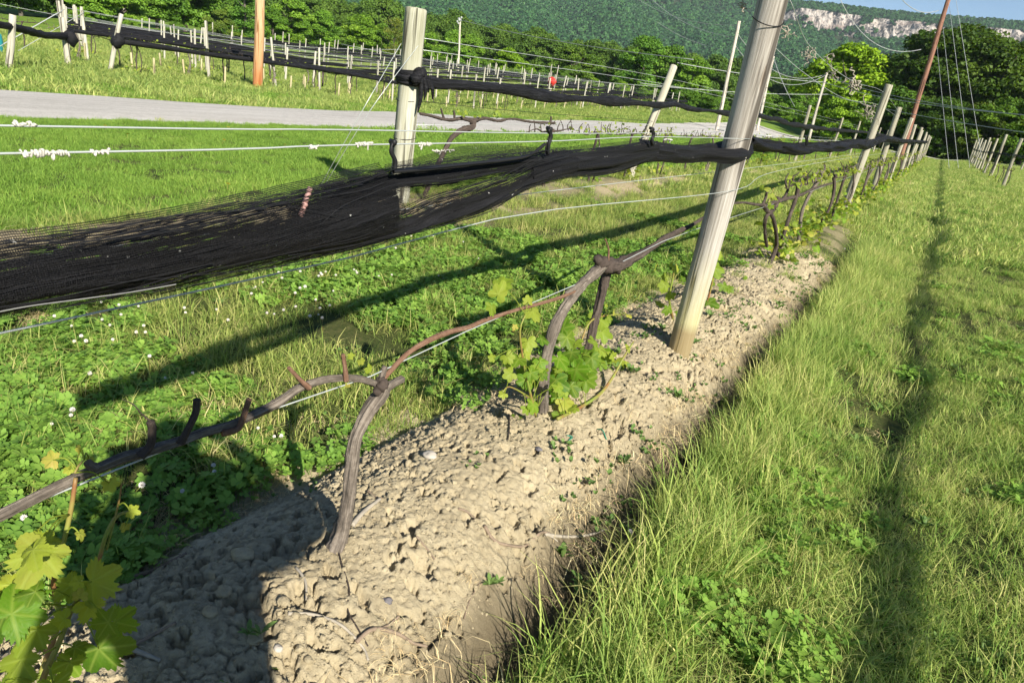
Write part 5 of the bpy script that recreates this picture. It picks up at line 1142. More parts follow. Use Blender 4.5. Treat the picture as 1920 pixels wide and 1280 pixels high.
for i in range(12):
    y = 34+3.6*i; plant(i, 2.62, y, '%s vine of the row on the right side of the aisle' % nth(i), pi=[4, 1, 2][i % 3], sc=.9)
# ------------------------------------------------------------------ trees
def crown_mesh(name, seed, nclump, nleaf, ls, shape, mat, sparse=1.0):
    """crown of many leaf cards for a tree 10 m tall; shape(k, rd) gives clump centre and radius"""
    rd = np.random.default_rng(seed); Vs = []; tones = []
    for c in range(nclump):
        cc, cr = shape(c, rd); n = int(nleaf*cr*cr*sparse); tn = rd.random()*.6
        d = rd.normal(0, 1, (n, 3)); d /= np.linalg.norm(d, axis=1)[:, None]; d[:, 2] = np.where(d[:, 2] < -.35, d[:, 2]*.4, d[:, 2])
        p = cc+d*cr*(rd.random(n)**.35)[:, None]*np.array([1, 1, .8])
        nr = d*.6+rd.normal(0, .6, (n, 3))+np.array([0, 0, .35]); nr /= np.linalg.norm(nr, axis=1)[:, None]
        a = np.cross(nr, rd.normal(0, 1, (n, 3))); a /= np.linalg.norm(a, axis=1)[:, None]; b = np.cross(nr, a)
        s = ls*(.6+.8*rd.random(n))[:, None]
        q = np.stack([p-a*s*.5, p+b*s*.42+nr*s*.1, p+a*s*.5, p-b*s*.42+nr*s*.1], 1); Vs.append(q.reshape(-1, 3)); tones.append(np.repeat(tn+.4*rd.random(n), 4))
    V = np.concatenate(Vs); n = len(V)//4; mb = MB(); mb.add(V, np.arange(4*n).reshape(n, 4).tolist(), tone=np.concatenate(tones)); return mb.mesh(name, mat, False)
def sh_round(w, z0, z1):
    def f(k, rd):
        a = rd.random()*6.283; zz = rd.random(); prof = math.sin(math.pi*(zz*.86+.10))**.7; r = w*prof*(rd.random()**.45)
        return np.array([r*math.cos(a), r*math.sin(a), z0+(z1-z0)*zz]), .75+.75*rd.random()
    return f
def sh_cone(w, z0, z1):
    def f(k, rd):
        a = rd.random()*6.283; zz = rd.random()**1.3; r = w*(1-zz)*(.4+.6*rd.random()); return np.array([r*math.cos(a), r*math.sin(a), z0+(z1-z0)*zz]), .45+.4*rd.random()*(1.3-zz)
    return f
def trunk_mesh(name, seed, h, r, nl=7, spread=2.6):
    rd = random.Random(seed); mb = MB(); P = [(0, 0, -.5), (0, 0, h*.25), (rd.gauss(0, .15), rd.gauss(0, .15), h*.55), (rd.gauss(0, .3), rd.gauss(0, .3), h*.9)]
    tube(mb, P, [r*1.25, r, r*.7, r*.2], 9, 18, rough=.12, seed=seed)
    for i in range(nl):
        t = .3+.55*i/nl; a = i*2.4+rd.random(); q = np.array([0, 0, h*t]); e = np.array([math.cos(a), math.sin(a), .75]); L = spread*(1.15-t*.6)
        tube(mb, [q, q+e*L*.5, q+e*L+[0, 0, L*.25]], [r*.42, r*.26, r*.06], 6, 9, rough=.1, seed=seed+i)
    return mb.mesh(name, M_TREEBARK)
def tree_proto(name, crown, trunk):
    t = thing(name, name, 'tree', (0, 0, 0)); link('trunk', trunk, t); link('crown', crown, t); note_kids(t); return t
TP = {}
for i, sd in enumerate((1, 2, 3, 4)):
    TP['round%d' % i] = tree_proto('broadleaf_tree', crown_mesh('crown_round', 200+sd, 64, 270, .29, sh_round(3.4+.35*(i % 2), 1.3, 9.2), M_TREE), trunk_mesh('trunk_round', sd, 9, .22))
for i, sd in enumerate((5, 6)):
    TP['bush%d' % i] = tree_proto('bushy_shrub', crown_mesh('crown_bush', 200+sd, 46, 210, .30, sh_round(4.6, .5, 8.8), M_TREE), trunk_mesh('trunk_bush', sd, 7, .12))
TP['conifer'] = tree_proto('conifer_tree', crown_mesh('crown_conifer', 210, 70, 330, .22, sh_cone(2.3, .8, 9.8), M_TREE), trunk_mesh('trunk_conifer', 9, 9.8, .16, 3, 1))
TP['thin'] = tree_proto('half_bare_tree', crown_mesh('crown_thin', 211, 44, 60, .25, sh_round(3.2, 2.0, 9.3), M_TREE), trunk_mesh('trunk_thin', 10, 9.6, .14, 16, 3.0))
TP['tall0'] = tree_proto('grove_tree', crown_mesh('crown_tall', 212, 90, 260, .26, sh_round(3.9, 1.2, 9.3), M_TREE), trunk_mesh('trunk_tall', 11, 9, .2, 10, 3))
TP['tall1'] = tree_proto('grove_tree', crown_mesh('crown_tall', 213, 84, 260, .26, sh_round(3.5, 1.6, 9.4), M_TREE), trunk_mesh('trunk_tall', 12, 9, .2, 10, 3))
tused = set(); GT = 'trees along the edge of the vineyard'
def tree_at(kind, px, top, dist, label, tint=(1, 1, 1), wide=1.0, rz=None):
    p = TP[kind]; e = ray(px, top); h2 = e[:2]/np.linalg.norm(e[:2]); b = np.array([*(h2*dist), 0]); b[2] = float(gz(b[0], b[1]))-.3; zt = (EYE+e*(dist/np.linalg.norm(e[:2])))[2]
    s = max(.15, (zt-b[2])/(9.4 if 'tall' in kind else 9.0)); rz = (px*.37) % 6.28 if rz is None else rz
    if p.name in tused: o = dup(p, b, rz, label, (s*wide, s*wide, s))
    else: tused.add(p.name); o = p; o.location = tuple(float(v) for v in b); o.rotation_euler = (0, 0, rz); o.scale = (s*wide, s*wide, s); o['label'] = label
    o['group'] = GT
    for c in o.children:
        kk = 1.0 if 'tall' in kind and px > 1600 else 1.4
        if c.name.startswith('crown'): c.color = tuple(v*kk for v in tint)+(1,)
    return o
DK = (.50, .58, .55); MD = (.85, .9, .85); BR = (1.2, 1.15, .75); YG = (1.75, 1.55, .5); OL = (.85, .72, .75)
TL = [('tall0', -150, -200, 100, 'dark tall tree beyond the left frame edge', DK, 1), ('tall1', -50, -150, 98, 'dark tall tree at the very top left corner', DK, 1), ('round0', 25, -120, 95, 'dark green tree second from the top left corner', DK, 1), ('tall0', 80, -130, 98, 'dark green tree behind the leftmost pale field posts', DK, .9), ('round1', 128, -80, 100, 'dark tree bordering the lighter shrubs at top left', (.6, .7, .6), .9),
      ('round2', 175, -60, 90, 'lighter green tree left of the thin pale pole at top left', (1.1, 1.15, .8), 1.1), ('bush0', 150, 18, 86, 'yellow-green shrub below the lighter tree at top left', (1.3, 1.3, .7), 1.2), ('round3', 225, -55, 92, 'lighter green tree behind the thin pale pole at top left', (1.05, 1.1, .8), 1.1), ('bush1', 240, 30, 88, 'yellow-green shrub at the foot of the thin pale pole', (1.15, 1.15, .7), 1.2),
      ('tall1', 290, -90, 106, 'tall mid green tree right of the thin pale pole', (.8, .9, .7), 1), ('round0', 345, -100, 108, 'tall mid green tree left of the grey-green shrub', (.8, .9, .75), 1), ('bush0', 330, 42, 88, 'low green shrub under the tall mid green trees', MD, 1.2), ('round2', 392, -40, 112, 'green tree behind the grey-green shrub', MD, 1),
      ('bush1', 412, 22, 86, 'grey-green rounded shrub left of the orange pole', OL, .95), ('bush0', 450, 62, 84, 'low brownish shrub between the grey-green shrub and the orange pole', (.95, .85, .6), 1.2), ('conifer', 462, -45, 104, 'slender conifer left of the orange pole', (.75, .9, .85), 1.3), ('round1', 440, -30, 112, 'green tree behind the slender conifer', MD, .9),
      ('round3', 513, 22, 120, 'green tree just right of the orange pole', (.95, 1.05, .7), 1.1), ('round0', 548, 3, 122, 'tallest rounded tree right of the orange pole', (1.05, 1.1, .75), 1.15), ('round2', 606, 25, 124, 'rounded tree between the tallest one and the broad end post', (1.0, 1.1, .75), 1.15), ('bush0', 560, 68, 112, 'bright shrub beneath the tallest rounded tree', BR, 1.3), ('bush1', 620, 80, 112, 'bright shrub beneath the second rounded tree', BR, 1.3), ('round1', 640, 60, 140, 'small tree in the gap between the rounded trees', MD, 1),
      ('round0', 678, 34, 130, 'bright green round tree left of the broad end post', (1.15, 1.15, .7), 1.2), ('round3', 718, 52, 132, 'bright green tree touching the broad end post', (1.1, 1.1, .7), 1.1), ('thin', 742, 40, 124, 'half bare brownish tree behind the broad end post', (1.1, .75, .75), 1), ('bush0', 700, 95, 118, 'shrub below the bright green round tree', (1.1, 1.1, .7), 1.3),
      ('round2', 806, 66, 130, 'green round tree just right of the broad end post', (1.05, 1.1, .7), 1.15), ('round1', 855, 64, 132, 'green tree behind the cluttered pale pole', (1.0, 1.1, .75), 1.1), ('round0', 885, 72, 134, 'green tree right of the cluttered pale pole', (1.0, 1.05, .7), 1), ('bush1', 832, 108, 118, 'shrub at the foot of the cluttered pale pole', (.95, 1, .7), 1.4), ('bush0', 905, 112, 116, 'dark shrub left of the bright yellow-green round crown', (.9, .95, .7), 1.2),
      ('round3', 955, 97, 118, 'bright yellow-green round crown in the middle of the tree line', (1.5, 1.4, .55), 1.35), ('bush1', 985, 118, 112, 'yellow-green shrub right of the bright round crown', (1.3, 1.25, .6), 1.2), ('round1', 1020, 128, 175, 'small far tree in the dip of the tree line', (.75, .9, .8), 1.3),
      ('round0', 1078, 94, 140, 'dark olive round tree behind the red marker', (.75, .75, .62), 1.35), ('round2', 1108, 108, 142, 'dark olive tree right of the red marker', (.75, .78, .62), 1.1), ('bush0', 1060, 138, 124, 'dark shrub at the red marker', (.75, .8, .6), 1.2), ('bush1', 1115, 148, 116, 'yellow-green shrub right of the dark olive trees', (1.2, 1.15, .6), 1.3), ('bush0', 1165, 152, 114, 'yellow-green shrub left of the spreading dark tree', (1.2, 1.15, .6), 1.2),
      ('tall0', 1215, 78, 132, 'spreading dark green tree left of the second middle row post', (.75, .9, .7), 1.05), ('round3', 1262, 98, 134, 'dark green tree behind the second middle row post', (.8, .9, .7), 1.1), ('round1', 1305, 116, 128, 'green tree right of the second middle row post', (1.0, 1.05, .65), 1.1), ('bush1', 1225, 160, 116, 'shrub below the spreading dark green tree', (.9, .95, .65), 1.3), ('bush0', 1290, 168, 112, 'dark low shrub right of the second middle row post', (.75, .85, .65), 1.3), ('bush1', 1345, 172, 114, 'dark low shrub at the pale pole left of the thick near post', (.75, .85, .65), 1.3), ('bush0', 1400, 182, 118, 'shrub hidden mostly by the thick near post', MD, 1.3),
      ('round2', 1440, 176, 150, 'low tree right of the thick near post', (.95, 1, .75), 1.3), ('bush1', 1470, 196, 132, 'mid green shrub right of the thick near post', (1, 1.05, .7), 1.3), ('round0', 1505, 172, 150, 'low tree left of the crossarm pole', (.9, 1, .75), 1.3), ('bush0', 1525, 200, 124, 'mid green shrub at the crossarm pole', (1, 1.05, .7), 1.2),
      ('round3', 1608, 102, 104, 'bright yellow-green tree before the mountain, left of the dark grove', YG, 1.25), ('round1', 1642, 128, 106, 'smaller bright yellow-green crown beside the dark grove', YG, 1), ('bush1', 1585, 188, 94, 'light green round bush beneath the bright yellow-green tree', (1.35, 1.3, .6), 1.15), ('bush0', 1630, 200, 94, 'light green bush beside the first grey post behind', (1.1, 1.1, .6), 1.1), ('bush1', 1548, 205, 100, 'light green bush right of the crossarm pole', (1.2, 1.2, .6), 1.1),
      ('tall0', 1712, 118, 104, 'leftmost dark tree of the grove behind the red-brown pole', (.42, .50, .38), 1.15), ('tall1', 1748, 82, 108, 'dark grove tree just right of the red-brown pole', (.5, .56, .40), 1.1), ('tall0', 1790, 74, 104, 'dark grove tree behind the guy wires', (.55, .58, .40), 1.1), ('tall1', 1832, 72, 106, 'dark grove tree with ragged top right of the guy wires', (.6, .62, .40), 1.1), ('tall0', 1880, 92, 102, 'dark grove tree near the right edge', (.6, .62, .42), 1.1), ('tall1', 1925, 98, 104, 'dark grove tree cut by the right edge', (.62, .64, .42), 1.1), ('tall0', 1990, 110, 104, 'dark grove tree outside the right edge', DK, 1.1), ('tall1', 2070, 120, 104, 'second dark grove tree outside the right edge', DK, 1.1),
      ('bush0', 1690, 168, 95, 'dark bush at the left foot of the grove', (.5, .6, .40), 1.2), ('bush1', 1740, 190, 93, 'dark bush at the end of the aisle', (.36, .42, .32), 1.3), ('bush0', 1790, 190, 93, 'dark bush behind the guy wires', (.36, .42, .32), 1.3), ('bush1', 1850, 200, 92, 'brownish bush behind the right hand row', (.62, .55, .38), 1.0), ('bush0', 1900, 190, 92, 'green bush behind the right hand row', (.7, .75, .45), 1.1), ('bush1', 1960, 190, 92, 'green bush outside the right edge', (.7, .75, .45), 1.1)]
for a in TL: tree_at(*a)
# ------------------------------------------------------------------ mountain, cliff, forest
def mtn_h(r, az):
    d = np.degrees(az); n = fbm(d*.25+50, r*.004, 61, 4)-.5
    c = cliff_m(d)
    prof = np.interp(r, [560, 760, 1000, 1250, 1420, 1500], [-6, 16, 58, 112, 150, 163])
    top = np.interp(r, [1500, 1526, 1660, 1760, 2100], [0, 36, 70, 72, 40])
    top_s = np.interp(r, [1500, 1560, 1660, 1760, 2100], [0, 30, 70, 72, 40])
    gul = 10*np.sin(d*.9+.004*r)*sstep(650, 1200, r)*(1-sstep(1400, 1480, r))
    return prof+np.where(r > 1500, top*c+top_s*(1-c), 0)+gul*.5+n*26*sstep(620, 1000, r)*(1-.75*sstep(1380, 1470, r))+4*(fbm(d*1.6, d*0, 64, 3)-.5)*sstep(1600, 1680, r)
def cliff_m(d):
    return np.clip(sstep(-14.2, -11.2, d+2.5*(fbm(d*.8, d*0+.5, 66, 2)-.5))+.0*d, 0, 1)
azs = np.radians(np.arange(-88, 45, .22)); rs = np.concatenate([np.linspace(560, 1440, 34), np.linspace(1460, 1500, 5), np.linspace(1506, 1530, 5), np.linspace(1550, 2100, 16)])
A, Rr = np.meshgrid(azs, rs, indexing='ij'); Z = mtn_h(Rr, A)
mb = MB(); mb.add(np.stack([Rr*np.sin(A), Rr*np.cos(A), Z], -1).reshape(-1, 3), [(a, a+1, a+1+len(rs), a+len(rs)) for i in range(len(azs)-1) for a in range(i*len(rs), i*len(rs)+len(rs)-1)])
tag(obj('mountain', mb, M_MOUNT), kind='structure')
ca = np.radians(np.arange(-13.5, 14, .018)); cv = np.linspace(0, 1, 40)
CA, CV = np.meshgrid(ca, cv, indexing='ij'); dg = np.degrees(CA); arc = CA*1500
col = fbm(arc*.05, CV*1.2, 81, 5)-.5; col2 = worley(arc*.075+CV*.6, CV*2.2+arc*.01, 82)[0]-.5; led = np.sin(CV*17+4*fbm(arc*.01, CV*2, 83, 3))*.5
zb = mtn_h(np.full_like(CA, 1496), CA)-4; zt = mtn_h(np.full_like(CA, 1534), CA)+1.0
mk = np.clip(cliff_m(dg)*1.05-.02, 0, 1)
rr = 1489+26*CV**1.6-(col*17+col2*7+led*2.2)*mk+18*(1-mk)
zb = zb-10*(fbm(dg*1.7, dg*0+2, 84, 3)-.5)*2; zz = zb+(zt-zb)*CV
mb = MB(); mb.add(np.stack([rr*np.sin(CA), rr*np.cos(CA), zz], -1).reshape(-1, 3), [(a, a+len(cv), a+1+len(cv), a+1) for i in range(len(ca)-1) for a in range(i*len(cv), i*len(cv)+len(cv)-1)])
tag(obj('cliff', mb, M_CLIFF, smooth=False), kind='structure')
fs = []
for i in range(7):
    rd = np.random.default_rng(300+i); mb = MB(); n = 64; d = rd.normal(0, 1, (n, 3)); d[:, 2] = np.abs(d[:, 2])*.9-.15; d /= np.linalg.norm(d, axis=1)[:, None]
    p = d*np.array([1, 1, 1.15])*(.75+.35*rd.random(n))[:, None]; nr = d+rd.normal(0, .45, (n, 3)); nr /= np.linalg.norm(nr, axis=1)[:, None]
    a = np.cross(nr, rd.normal(0, 1, (n, 3))); a /= np.linalg.norm(a, axis=1)[:, None]; b = np.cross(nr, a); s = (.45+.35*rd.random(n))[:, None]
    V = np.stack([p-a*s*.6, p+b*s*.5, p+a*s*.6, p-b*s*.5], 1).reshape(-1, 3); mb.add(V, np.arange(4*n).reshape(n, 4).tolist(), tone=np.repeat(.25*(i % 4)+.3*rd.random(n), 4)); fs.append(mb.mesh('forest_crown', M_FOREST, False))
CLF = (rr, zz, dg, CA, CV)
S_FOR = make_sources('forest', fs, M_FOREST)
rg = np.random.default_rng(77); n = 64000; az = np.radians(-80+100*rg.random(n)); r = np.sqrt(600**2+(1720**2-600**2)*rg.random(n)); dg = np.degrees(az)
cm = cliff_m(dg); dens = fbm(dg*.7, r*.012, 88, 3)
keep = ~((r > 1478) & (r < 1540) & (cm > .35)) | ((rg.random(n) < .16) & (r < 1500)) | ((rg.random(n) < .10) & (r >= 1500))
keep |= (r > 1480) & (r < 1530) & (fbm(dg*2.2, r*.02, 90, 3) > .60-.12*sstep(-7.5, -10.5, dg)) & (rg.random(n) < .8)
keep &= ~((r > 1425) & (r < 1480) & (cm > .5) & (fbm(dg*1.1, r*.01, 89, 3) > .56))
az, r = az[keep], r[keep]; z = mtn_h(r, az)+np.where((r > 1478) & (r < 1535), 3, 0); sc = 2.6+2.6*rg.random(len(r))**1.5; sc = np.where(r > 1520, sc*.72, sc)
x_, y_ = r*np.sin(az), r*np.cos(az)
rr_, zz_, dg_, ca_, cv_ = CLF; nz = fbm(dg_*1.5, cv_*2.3+7, 92, 3)
m = ((nz > .53) & (np.abs(cv_-.36-.10*np.sin(dg_*.8)) < .10) | (nz > .66) | (cv_ < .06) & (nz > .46) | (cv_ > .95) & (nz > .5)) & (rg.random(rr_.shape) < .075) & (cliff_m(dg_) > .3)
x_ = np.r_[x_, ((rr_-2.0)*np.sin(ca_))[m]]; y_ = np.r_[y_, ((rr_-2.0)*np.cos(ca_))[m]]; z = np.r_[z, zz_[m]]; r = np.r_[r, rr_[m]]; sc = np.r_[sc, 1.3+1.5*rg.random(int(m.sum()))]
k = inview(x_, y_, z+4, 200, 200)
instancer('mountain_forest', np.stack([x_, y_, z+sc*.55], 1)[k], np.stack([0*r, 0*r, rg.random(len(r))*6.28], 1)[k], sc[k], S_FOR)
# lower wood between the fields and the mountain foot
n = 6500; az = np.radians(-80+92*rg.random(n)); r = np.sqrt(175**2+(620**2-175**2)*rg.random(n)); x_, y_ = r*np.sin(az), r*np.cos(az); k = inview(x_, y_, 0*r+4, 200, 200)
sc = .8+.6*rg.random(n); z = np.maximum(gz(x_, y_), np.where(r > 560, mtn_h(r, az), -9)); instancer('valley_wood', np.stack([x_, y_, z-1.0], 1)[k], np.stack([0*r, 0*r, rg.random(n)*6.28], 1)[k], sc[k], make_sources('wood', [TP['round%d' % q].children[0].data if TP['round%d' % q].children[0].name.startswith('crown') else TP['round%d' % q].children[1].data for q in range(4)], M_TREE))
# ------------------------------------------------------------------ air
if HAZE:
    mb = MB(); box(mb, (0, 700, 150), (4800, 3400, 320)); hz = obj('haze', mb, None, smooth=False); tag(hz, kind='stuff')
    hm = bpy.data.materials.new('haze'); hm.use_nodes = True; t = hm.node_tree; t.nodes.clear(); ou = t.nodes.new('ShaderNodeOutputMaterial'); pv = t.nodes.new('ShaderNodeVolumePrincipled')
    pv.inputs['Color'].default_value = (.72, .86, 1, 1); pv.inputs['Density'].default_value = HAZE; pv.inputs['Anisotropy'].default_value = .0
    t.links.new(pv.outputs[0], ou.inputs['Volume']); hz.data.materials.append(hm)
# ------------------------------------------------------------------ flowers
def clover_flower():
    t = thing('clover_blossom', 'white clover blossom', 'flower', (0, 0, 0), 'white clover blossoms'); rd = np.random.default_rng(4)
    mb = MB()
    for i in range(46):
        ph = math.acos(1-1.75*(i+.5)/46); a = i*2.399; d = np.array([math.sin(ph)*math.cos(a), math.sin(ph)*math.sin(a), math.cos(ph)])
        tube(mb, [d*.003, d*.0075+rd.normal(0, .0006, 3), d*.0115+np.array([0, 0, .001])], [.0012, .0017, .0005], 4, spline=False)
    obj('head', mb, M_WHITEFL, t, (0, 0, .0)); mb = MB(); tube(mb, [(0, 0, -.13), (.008, .004, -.06), (0, 0, 0)], .0012, 5, 8); obj('stem', mb, M_SHOOT, t); note_kids(t); return t
cf = clover_flower(); rdl = random.Random(9); FL = []
for (x0, y0, x1, y1, n, lb) in [(470, 500, 690, 600, 34, 'white clover blossom in the dense flowering patch below the near net'), (95, 565, 260, 640, 12, 'white clover blossom at the left below the pale edge of the near net'), (250, 560, 470, 640, 7, 'white clover blossom in the loose scatter left of the dense flowering patch'), (0, 640, 420, 800, 5, 'white clover blossom beside the long net shadow at the left'), (700, 430, 900, 520, 9, 'white clover blossom near the thin wire under the net')]:
    for i in range(n): FL.append((rdl.uniform(x0, x1), rdl.uniform(y0, y1), lb, 1.0))
FL += [(342, 920, 'large white clover blossom in the photographer shadow, right of the pair', 1.2), (266, 909, 'large white clover blossom just left of the shadow edge, beneath the bare arm', 1.25), (402, 884, 'lower white clover blossom of the pair in the shadow', 1.1), (400, 872, 'upper white clover blossom of the pair in the shadow', 1.1), (514, 818, 'left white clover blossom of the touching pair left of the bent trunk', 1.1), (527, 817, 'right white clover blossom of the touching pair left of the bent trunk', 1.1), (484, 802, 'white clover blossom just above the touching pair', 1), (136, 768, 'upper white clover blossom at the edge of the long net shadow', 1.2), (133, 778, 'lower white clover blossom at the edge of the long net shadow', 1.2), (45, 970, 'white clover blossom above the big lobed leaf at bottom left', 1.2), (1240, 950, 'white clover blossom at the grass edge beside the furrow', 1.2), (1182, 996, 'dandelion-like white blossom in the dark furrow', 1.2), (1578, 518, 'white blossom in the dark gap right of the bank', 1.2), (1584, 466, 'small white blossom among aisle grass near the first grey post behind', 1)]
for i, (px, py, lb, s) in enumerate(FL):
    p = hit(px, py); p = p+ray(px, py)*(-.10/abs(ray(px, py)[2])*.9)
    if i == 0: cf.location = tuple(p); cf['label'] = lb; o = cf
    else: o = dup(cf, p, rdl.random()*6, lb, s*rdl.uniform(.5, .85), (rdl.gauss(0, .2), rdl.gauss(0, .2)))
def dandelion():
    t = thing('dandelion', 'dandelion', 'flower', (0, 0, 0), 'yellow dandelions'); mb = MB()
    for r_, n, z in ((.018, 18, .002), (.012, 12, .006), (.006, 7, .009)):
        for i in range(n):
            a = i*6.283/n+r_*90; e = np.array([math.cos(a), math.sin(a), .25]); f = np.array([-e[1], e[0], 0])*.0028
            mb.add([e*.002-f+[0, 0, z], e*.002+f+[0, 0, z], e*r_+f+[0, 0, z], e*r_-f+[0, 0, z]], [(0, 1, 2, 3)])
    obj('petals', mb, M_YELLOW, t); mb = MB(); tube(mb, [(0, 0, -.1), (.006, 0, -.05), (0, 0, 0)], .002, 5, 6); obj('stem', mb, M_SHOOT, t); note_kids(t); return t
dd = dandelion()
for i, (px, py, lb) in enumerate([(198, 246, 'dandelion on the lawn just under the upper pale wire, leftmost'), (428, 247, 'dandelion on the lawn under the upper pale wire left of the guy wires'), (526, 252, 'dandelion on the lawn under the upper pale wire nearest the guy wires'), (420, 272, 'dandelion on the lawn just above the lower pale wire'), (534, 280, 'dandelion on the lawn just below the lower pale wire'), (427, 359, 'dandelion on the lawn close above the near net'), (66, 276, 'dandelion on the lawn behind the knotted wire at the left'), (662, 262, 'dandelion beside the broad end post on its left'), (1205, 410, 'dandelion in the strip between the rows'), (240, 262, 'small dandelion on the lawn between the two pale wires'), (1150, 385, 'dandelion near the soil patch of the middle row')]):
    p = hit(px, py)+np.array([0, 0, .07])
    if i == 0: dd.location = tuple(p); dd['label'] = lb; dd.scale = (1.3,)*3
    else: dup(dd, p, i*1.3, lb, 1.3, (.2*math.sin(i), .3*math.cos(i)))
# ------------------------------------------------------------------ litter on the soil bank
def on_bank(px, py, lift):
    p = hit(px, py); p[2] = float(max(smz(np.array([p[0]]), np.array([p[1]]))[0], gz(p[0], p[1])-.01))+lift; return p
for i, (l, r, m, lb) in enumerate([([(908, 985), (925, 1008), (950, 1022), (985, 1020), (1010, 1010), (1030, 1003)], .006, M_TWIG, 'curved brown cane lying on the soil, left half of the long pair'), ([(1020, 1008), (1060, 1003), (1100, 1005), (1135, 995)], .006, M_TENDRIL, 'pale straight cane lying on the soil, right half of the long pair'), ([(1000, 998), (1030, 1008), (1045, 1018)], .003, M_TENDRIL, 'short pale stick crossing the long pair of canes'),
      ([(628, 1000), (640, 1050), (655, 1100), (652, 1140), (672, 1180), (690, 1210)], .0028, M_BARKDARK, 'thin dark root running down from the bent trunk'), ([(668, 1205), (690, 1188), (712, 1180), (745, 1190), (775, 1205), (800, 1215)], .0055, M_TWIG, 'forked reddish cane at the bottom of the bank'), ([(712, 1180), (730, 1168), (748, 1155)], .004, M_TWIG, 'short prong above the forked reddish cane'), ([(540, 1152), (590, 1148), (640, 1175), (680, 1210), (690, 1240)], .0042, M_TENDRIL, 'pale curved root arching out of the soil near the shadow edge'),
      ([(660, 985), (680, 965), (712, 938)], .008, M_TENDRIL, 'grey stick leaning by the bent trunk foot'), ([(690, 920), (705, 930), (715, 937)], .004, M_TWIG, 'short twig right of the bent trunk foot'), ([(860, 950), (875, 958), (890, 970)], .004, M_TWIG, 'short twig in the middle of the bank'), ([(1180, 690), (1230, 700), (1290, 720)], .002, M_TWIG, 'thin twig on the soil below the thick post'), ([(250, 1080), (300, 1060), (350, 1040)], .007, M_TWIG, 'brown stick in the shadow left of the bank'), ([(200, 1195), (240, 1210), (300, 1235)], .006, M_TENDRIL, 'pale stick in the shadow beside the leafy shoots'), ([(190, 1240), (260, 1200), (330, 1170)], .005, M_TWIG, 'thin stick crossing the shade by the bottom left shoots'), ([(555, 1065), (572, 1090), (575, 1120)], .0035, M_TENDRIL, 'small forked twig just right of the shadow edge'), ([(955, 775), (955, 800), (952, 825)], .004, M_BARKDARK, 'dark root under the twin-trunked vine'), ([(1110, 1065), (1130, 1080), (1150, 1100)], .005, M_TWIG, 'reddish stick in the furrow at the grass edge'), ([(1340, 545), (1390, 552), (1440, 575), (1500, 585)], .004, M_TWIG, 'thin cane lying on the bank beyond the thick post'), ([(780, 1010), (800, 1030), (815, 1050)], .003, M_TWIG, 'fine twig above the reddish forked cane'), ([(870, 1160), (880, 1130), (900, 1095)], .0022, M_TWIG, 'fine upright twig near the weeds of the bank')]):
    P = np.array([on_bank(px, py, r*.7) for px, py in l]); mb = MB(); tube(mb, P, np.linspace(r*1.1, r*.7, len(P)), 8, 36, rough=.25, seed=i, ridge=.06); tag(obj('fallen_cane', mb, m), lb, 'twig', 'canes and twigs on the soil')
for i, (px, py, r, m, lb) in enumerate([(806, 854, .020, M_STONE, 'pale flat stone near the crest of the bank'), (1010, 843, .014, M_STONEDK, 'dark small stone right of the leafy vine base'), (726, 1124, .012, M_STONEDK, 'dark stone in the middle of the bank foot'), (455, 1042, .028, M_SOIL, 'large earth clod in the shadow'), (530, 1130, .014, M_SOIL, 'clod at the shadow edge'), (522, 1212, .010, M_STONE, 'small pale pebble in the shadow'), (700, 870, .012, M_SOIL, 'clod near the bent trunk'), (420, 1110, .018, M_SOIL, 'clod lower in the shadow'), (395, 1150, .016, M_SOIL, 'clod beside the weeds in shadow'), (480, 1190, .018, M_SOIL, 'rounded clod at the bottom of the shadow'), (386, 1020, .026, M_SOIL, 'clod at the top of the shaded soil')]):
    mb = MB(); ball(mb, (0, 0, 0), r, 10, 14, .45, 30+i, (1.2, 1, .62)); o = obj('soil_stone' if m is not M_SOIL else 'earth_clod', mb, m, None, tuple(on_bank(px, py, r*.25))); tag(o, lb, 'stone' if m is not M_SOIL else 'clod', 'stones and clods on the bank')
for i, (l, lb) in enumerate((([(1062, 818), (1072, 822), (1066, 828)], 'scrap of green twine below the leafy vine base'), ([(1120, 802), (1128, 812), (1136, 828)], 'scrap of green twine on the soil right of the leafy vine'))):
    mb = MB(); tube(mb, [on_bank(p, q, .004+.008*(k == 1)) for k, (p, q) in enumerate(l)], .0028, 6, 14, rough=.3); tag(obj('twine_scrap', mb, M_TWINE), lb, 'twine')
p = onx(580, 365, -1.0); mb = MB()
for k in range(6): ball(mb, onx(580-3*k, 356+9*k, -.95), .006, 6, 7, .5, k)
tag(obj('pink_tape', mb, M_PINK), 'faded pink tape caught in the near net', 'tape')
# bits beyond the road
mk = thing('marker_post', 'post with two thin rods and a red cloth beyond the rolled middle net', 'marker', tuple(pt(1028, 178, 58)))
g0 = pt(1028, 190, 58); top0 = pt(1030, 120, 58); mk.location = tuple(g0)
mb = MB(); tube(mb, [(0, 0, -1.2), (0, 0, 1.0)], .11, 8, 6); obj('post', mb, M_POSTPALE, mk)
for s in (-.22, .40): mb = MB(); tube(mb, [(s*.8, 0, .3), (s, 0, top0[2]-g0[2])], .025, 6, 4); obj('rod', mb, M_POLEPALE, mk)
mb = MB(); ball(mb, (.05, -.05, 1.5), .36, 10, 12, .4, 3, (1, .6, .9)); obj('cloth', mb, M_RED, mk)
bq = hit(-13, 100); mb = MB(); z = np.linspace(0, .62, 8); rr_b = [.28, .29, .30, .31, .31, .30, .29, .27]
tube(mb, [(0, 0, t) for t in z], rr_b, 18, spline=False); o = obj('plastic_barrel', mb, M_TEAL, None, tuple(bq)); tag(o, 'teal plastic barrel just cut off by the left frame edge', 'barrel')
